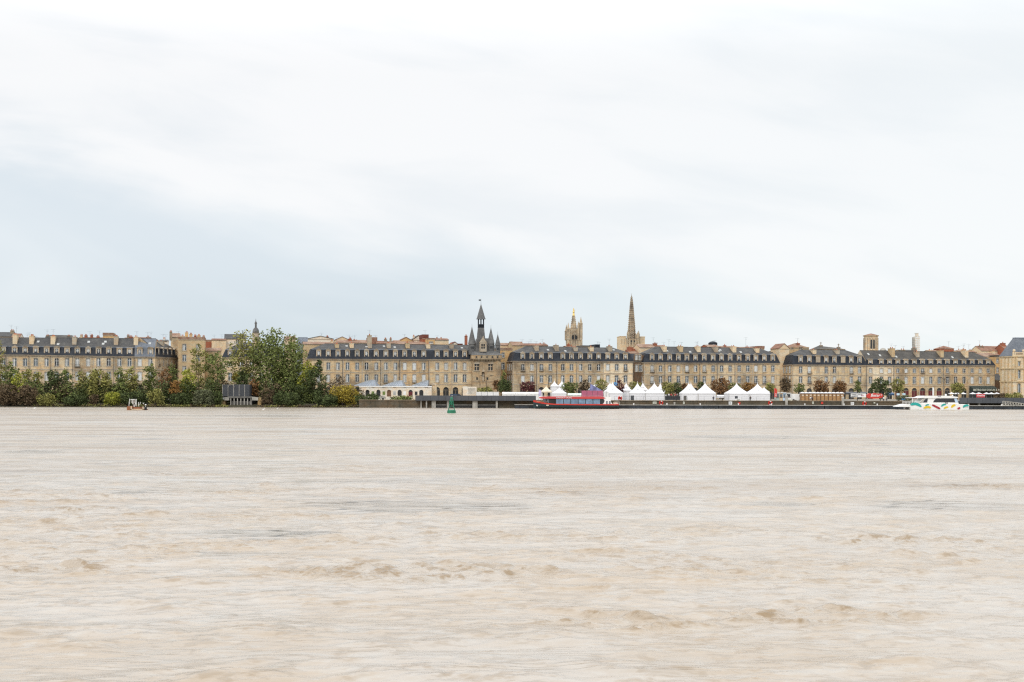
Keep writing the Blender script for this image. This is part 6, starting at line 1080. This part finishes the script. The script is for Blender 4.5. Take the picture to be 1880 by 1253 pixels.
l = L(862, 415); t = thing('shipping_container', 'pale grey site container with a ribbed end left of the white hoarding', 'container', l.loc); X, H = l.x, l.h; m = MB(); m.box(X(849.5), X(857.5), 0, 5, 0, H(709.8)); m.box(X(857.5), X(874.5), 0, 5, 0, H(710.4)); m.build('body', WHITEW, t); m = MB(); [m.box(X(859.5), X(873), -.05, -.001, H(724 - 2 * k), H(723 - 2 * k)) for k in range(6)]; m.build('ribs', CONC, t)
# kiosks near the white van
for lb_, a, b, yt, mt in (('pale green striped kiosk left of the cream kiosk', 1424.5, 1431, 722.5, plain('pale_green', (.5, .6, .55))), ('cream kiosk in the line left of the white van', 1431.3, 1437, 722, CREAM), ('pale blue kiosk with a logo board', 1437.5, 1443, 721.5, plain('pale_blue', (.5, .62, .75))), ('white kiosk with dark blue windows', 1443.5, 1452.5, 722.5, WHITE)):
    l = L(a, 408); t = thing('kiosk', lb_, 'kiosk', l.loc, 0, 'kiosks left of the white van'); W = l.x(b); H = l.h; m = MB(); m.box(0, W, 0, 2.4, .15, H(yt)); m.build('body', mt, t); m = MB(); m.box(-.1, W + .1, -.3, 2.5, H(yt) + .002, H(yt) + .14); m.build('roof', WHITE, t); m = MB(); m.box(W * .15, W * .85, -.03, -.001, H(729), H(724)); m.build('window', GLD if 'dark' in lb_ else GLS, t); m = MB(); m.box(W * .1, W * .9, -.25, -.02, H(730), H(729.3)); m.build('counter', DOORB, t)
# brown cabins: one door each
CB = plain('brown_cabin_wood', (.30, .17, .08), .7, var=.2); c0_ = None
lab = ['first', 'second', 'third', 'fourth', 'fifth', 'sixth', 'seventh', 'eighth', 'ninth', 'tenth', 'eleventh']
for i in range(11):
    p0 = 1470.5 + 7.2 * i; l = L(p0, 406); loc = l.loc; lb_ = 'brown wooden cabin with a white roof, %s from the left of its row' % lab[i]
    if i == 0:
        t = thing('wooden_cabin', lb_, 'cabin', loc, 0, 'brown cabins on the quay'); c0_ = t; W = 7.0 * l.k; H = l.h; hh = H(722.6); m = MB(); m.box(0, W, 0, 1.8, 0, hh); m.build('body', CB, t); m = MB(); m.box(.18, W - .18, -.05, -.002, .1, hh - .3); d_ = m.build('door', plain('cabin_door', (.38, .22, .10), .6), t); m = MB(); m.box(W * .25, W * .75, -.07, -.051, hh - .75, hh - .45); m.build('plate', WHITEW, d_); m = MB(); m.box(0, .1, -.06, -.001, 0, hh - .01); m.build('corner_post', DOORB, t)
        m = MB(); m.box(-.05, W + .05, -.25, 1.9, hh + .002, hh + .22); m.lathe([(.7, hh + .2), (.45, hh + .38), (.1, hh + .44)], W / 2, .8, 10); m.build('roof', PVC, t)
    else: copy_thing(c0_, loc, lb_)
# banners
def banner(label, p0, p1, yt, yb, D, mt, words=(), wm=WHITE, shape=None):
    l = L(p0, D); t = thing('banner', label, 'banner', l.loc); W = l.x(p1); H = l.h; m = MB(); h0, h1 = H(yb), H(yt); m.box(0, W, 0, .05, h0, h1) if not shape else m.prism([(W * a, h0 + (h1 - h0) * b) for a, b in shape], 0, 1.2); m.build('cloth', mt, t)
    m = MB(); m.bar((.05, .03, 0), (.05, .03, h1), .04); m.bar((W - .05, .03, 0), (W - .05, .03, h1), .04); m.build('frame', DGREY, t)
    for (s_, fx, fz, sz, sh, mm_) in words: text(t, s_, W * fx, -.03, h0 + (h1 - h0) * fz, sz, mm_, sh, bold=.012)
banner('white banner with grey and pink print left of the red banner', 1562, 1590, 722.8, 729.6, 403, WHITE, [('WINES & FOOD', .04, .55, .5, 0, DGREY), ('MARKETS', .04, .12, .5, 0, DGREY), ('EST', .68, .3, .6, 0, PINK)])
banner('red lobed banner reading Beter in slanted white letters', 1591.5, 1621.5, 721.5, 731.8, 403.5, RED, [('Beter', .22, .3, 1.35, .3, WHITE), ('+', .84, .42, .9, 0, WHITE)], shape=[(.02, .15), (.12, .0), (.45, -.05), (.8, .02), (.97, .2), (1, .6), (.9, .85), (.7, .8), (.5, .95), (.3, .8), (.15, .92), (0, .6)])
banner('small red banner with two pale words in front of the parasols', 1792.5, 1808.5, 723.5, 730, 430, plain('coral_red', (.55, .07, .08)), [('One', .08, .35, .75, .2, WHITE), ('One', .54, .35, .75, .2, WHITE)])
banner('light blue panel at the quay edge left of the catamaran', 1655.5, 1662.5, 730.5, 735, 401, BLUE)
# restaurant awning with lettering
l = L(1802, 524); t = thing('restaurant_awning', 'dark green restaurant awning with large pale letters on the arcaded row', 'awning', (P(1779.5, HY, 533.3).x, 533.3, G), R(12)); W = (1829 - 1779.5) * 533 / F * 1.0; H = L(1802, 533).h; m = MB(); m.prismx([(-2.6, H(718.6)), (-2.6, H(713.4)), (-.05, H(709.2)), (-.05, H(718.6))], 0, W); m.build('canopy', plain('awning_green', (.035, .05, .045), .7), t); text(t, 'BISTRO DU COEUR & ROSTAN', W * .02, -2.66, H(718), 1.18, CW, bold=.02); m = MB(); m.box(0, W, -.06, -.04, 0, H(718.6)); m.build('shop_front', GLD, t)
# parasols
pg = None
for i, px in enumerate((1747, 1757, 1768, 1786, 1797, 1811, 1820, 1830)):
    l = L(px, 505); lb_ = 'flat white square parasol, %s from the left along the restaurant terrace' % lab[i]
    if i == 0:
        pg = t = thing('parasol', lb_, 'parasol', l.loc, 0, 'white parasols on the restaurant terrace'); m = MB(); m.lathe([(1.45, 2.25), (1.45, 2.45), (.7, 2.7), (.03, 2.95)], 0, 0, 4, 0, math.pi / 4); m.build('canopy', PVC, t); m = MB(); m.bar((0, 0, 0), (0, 0, 2.4), .04); m.build('pole', CONC, t); m = MB(); m.lathe([(.35, 0), (.35, .08)], 0, 0, 8); m.build('base', CONCD, t)
    else: copy_thing(pg, l.loc, lb_)
# dark terrace screens in front of the crowd, small dark café awnings
marquee('black terrace screen behind the railing under the olive tree', 1221, 1249, 727.5, 402, plain('black_screen', (.03, .032, .035), .6), True); marquee('dark low terrace awning behind the white banner', 1553, 1592, 719.5, 440, DGREY); marquee('dark blue shop awning behind the kiosk boards', 1632, 1642, 721, 440, plain('shop_blue', (.05, .1, .2)))
for lb_, px in (('square pale blue information board left of its twin', 1649, ), ('square pale blue information board right of its twin', 1659.5)):
    px = px if not isinstance(px, tuple) else px[0]; wsign(lb_, px, 724.3, 5.5, 4, plain('board_blue', (.55, .72, .82)), 404, False, 'board'); l = L(px, 404.1); o = bpy.data.objects[-1] if False else None
# ------------------------------------------------------------------ people
SKIN = plain('skin', (.42, .26, .19), .6, var=.05); HAIR = plain('dark_hair', (.03, .02, .015), .8)
def skin_mesh(name, joints, edges, mt):
    me = bpy.data.meshes.new(name); me.from_pydata([j[0] for j in joints], edges, []); me.materials.append(mt); o = bpy.data.objects.new(name, me); C.objects.link(o); md = o.modifiers.new('skin', 'SKIN'); md.use_smooth_shade = True
    sv = me.skin_vertices[0].data
    for i, j in enumerate(joints): sv[i].radius = (j[1], j[1] * .8)
    sv[0].use_root = True; s2_ = o.modifiers.new('sub', 'SUBSURF'); s2_.levels = 1; s2_.render_levels = 1; return o
def person(label, px, D, top, legs, st=0, z=G, rz=0.0):
    l = L(px, D, z); t = thing('person', label, 'person', l.loc, rz, None); a = .12 + .06 * (st % 3); arm = [(-.24, -.02, 1.1), (-.27, -.1 - .1 * (st % 2), .86)] if st % 2 else [(-.26, 0, 1.12), (-.27, .02, .84)]; arm2 = [(.26, 0, 1.12), (.25, -.14, .9)] if st % 3 else [(.26, 0, 1.12), (.28, 0, .84)]
    J = [((0, 0, .95), .14), ((0, 0, 1.2), .15), ((0, 0, 1.42), .13), ((0, 0, 1.5), .055), ((0, -.01, 1.58), .075), ((0, -.015, 1.68), .09), ((-.19, 0, 1.4), .06), (arm[0], .045), (arm[1], .035), ((.19, 0, 1.4), .06), (arm2[0], .045), (arm2[1], .035), ((-.09, 0, .86), .085), ((-.1 - a * .2, -a, .48), .06), ((-.1, -a * .6, .08), .04), ((.09, 0, .86), .085), ((.1, a * .6, .48), .06), ((.11, a, .08), .04), ((-.1, -a * .6 - .14, .04), .035), ((.11, a - .14, .04), .035)]
    E = [(0, 1), (1, 2), (2, 3), (3, 4), (4, 5), (2, 6), (6, 7), (7, 8), (2, 9), (9, 10), (10, 11), (0, 12), (12, 13), (13, 14), (0, 15), (15, 16), (16, 17), (14, 18), (17, 19)]
    b = skin_mesh('body', J, E, SKIN); b.parent = t
    g = lambda ix, gr: [(J[i][0], J[i][1] + gr) for i in ix]
    c = skin_mesh('jacket', g([1, 0, 2, 6, 7, 9, 10], .03) + [(arm[1], .055), (arm2[1], .055)], [(0, 1), (0, 2), (2, 3), (3, 4), (2, 5), (5, 6), (4, 7), (6, 8)], top); c.parent = t
    c = skin_mesh('trousers', g([0, 12, 13, 14, 15, 16, 17], .025), [(0, 1), (1, 2), (2, 3), (0, 4), (4, 5), (5, 6)], legs); c.parent = t
    m = MB(); m.lathe([(.02, 1.83), (.1, 1.78), (.12, 1.7), (.11, 1.62)], 0, .015, 8); m.build('hair', HAIR, t, smooth=True)
JB, JR, JW, JG = plain('jacket_black', (.02, .02, .025)), plain('jacket_red', (.45, .04, .04)), plain('shirt_white', (.7, .7, .7)), plain('jacket_grey', (.2, .2, .21)); JN = plain('trousers_navy', (.03, .04, .07))
for a in [('person in a red jacket at the left of the crowd terrace', 1232.5, 403.2, JR, JB, 0, G + .9), ('person in black beside the red jacket on the terrace', 1236.5, 403.6, JB, JB, 1, G + .9), ('person in a white shirt at the middle of the terrace', 1228, 403.8, JW, JN, 2, G + .9), ('person in a grey jacket at the right of the terrace', 1243.5, 403.4, JG, JB, 3, G + .9), ('person in red near the right end of the terrace', 1240, 404.2, JR, JN, 4, G + .9),
          ('person in black standing before the brown cabins', 1491.5, 401.5, JB, JB, 1), ('person in a white shirt beside the one in black by the cabins', 1488.5, 401.8, JW, JG, 2), ('person in grey walking right of the red banner', 1628, 402, JG, JN, 3), ('person in white right of the red banner', 1622.5, 402.5, JW, JN, 5), ('person in black on the quay left of the wine red tree', 944, 408, JB, JN, 2), ('person in grey under the wine red tree', 966, 407, JG, JB, 0), ('person in a red jacket by the fifth arch of the hall', 748.5, 432, JR, JN, 3), ('person in black leaning by the last pointed tents', 1378, 400.5, JB, JB, 1), ('person in navy right of the paired tents', 1310, 400.5, JN, JB, 4)]:
    person(a[0], a[1], a[2], a[3], a[4], a[5], *(a[6:7]))
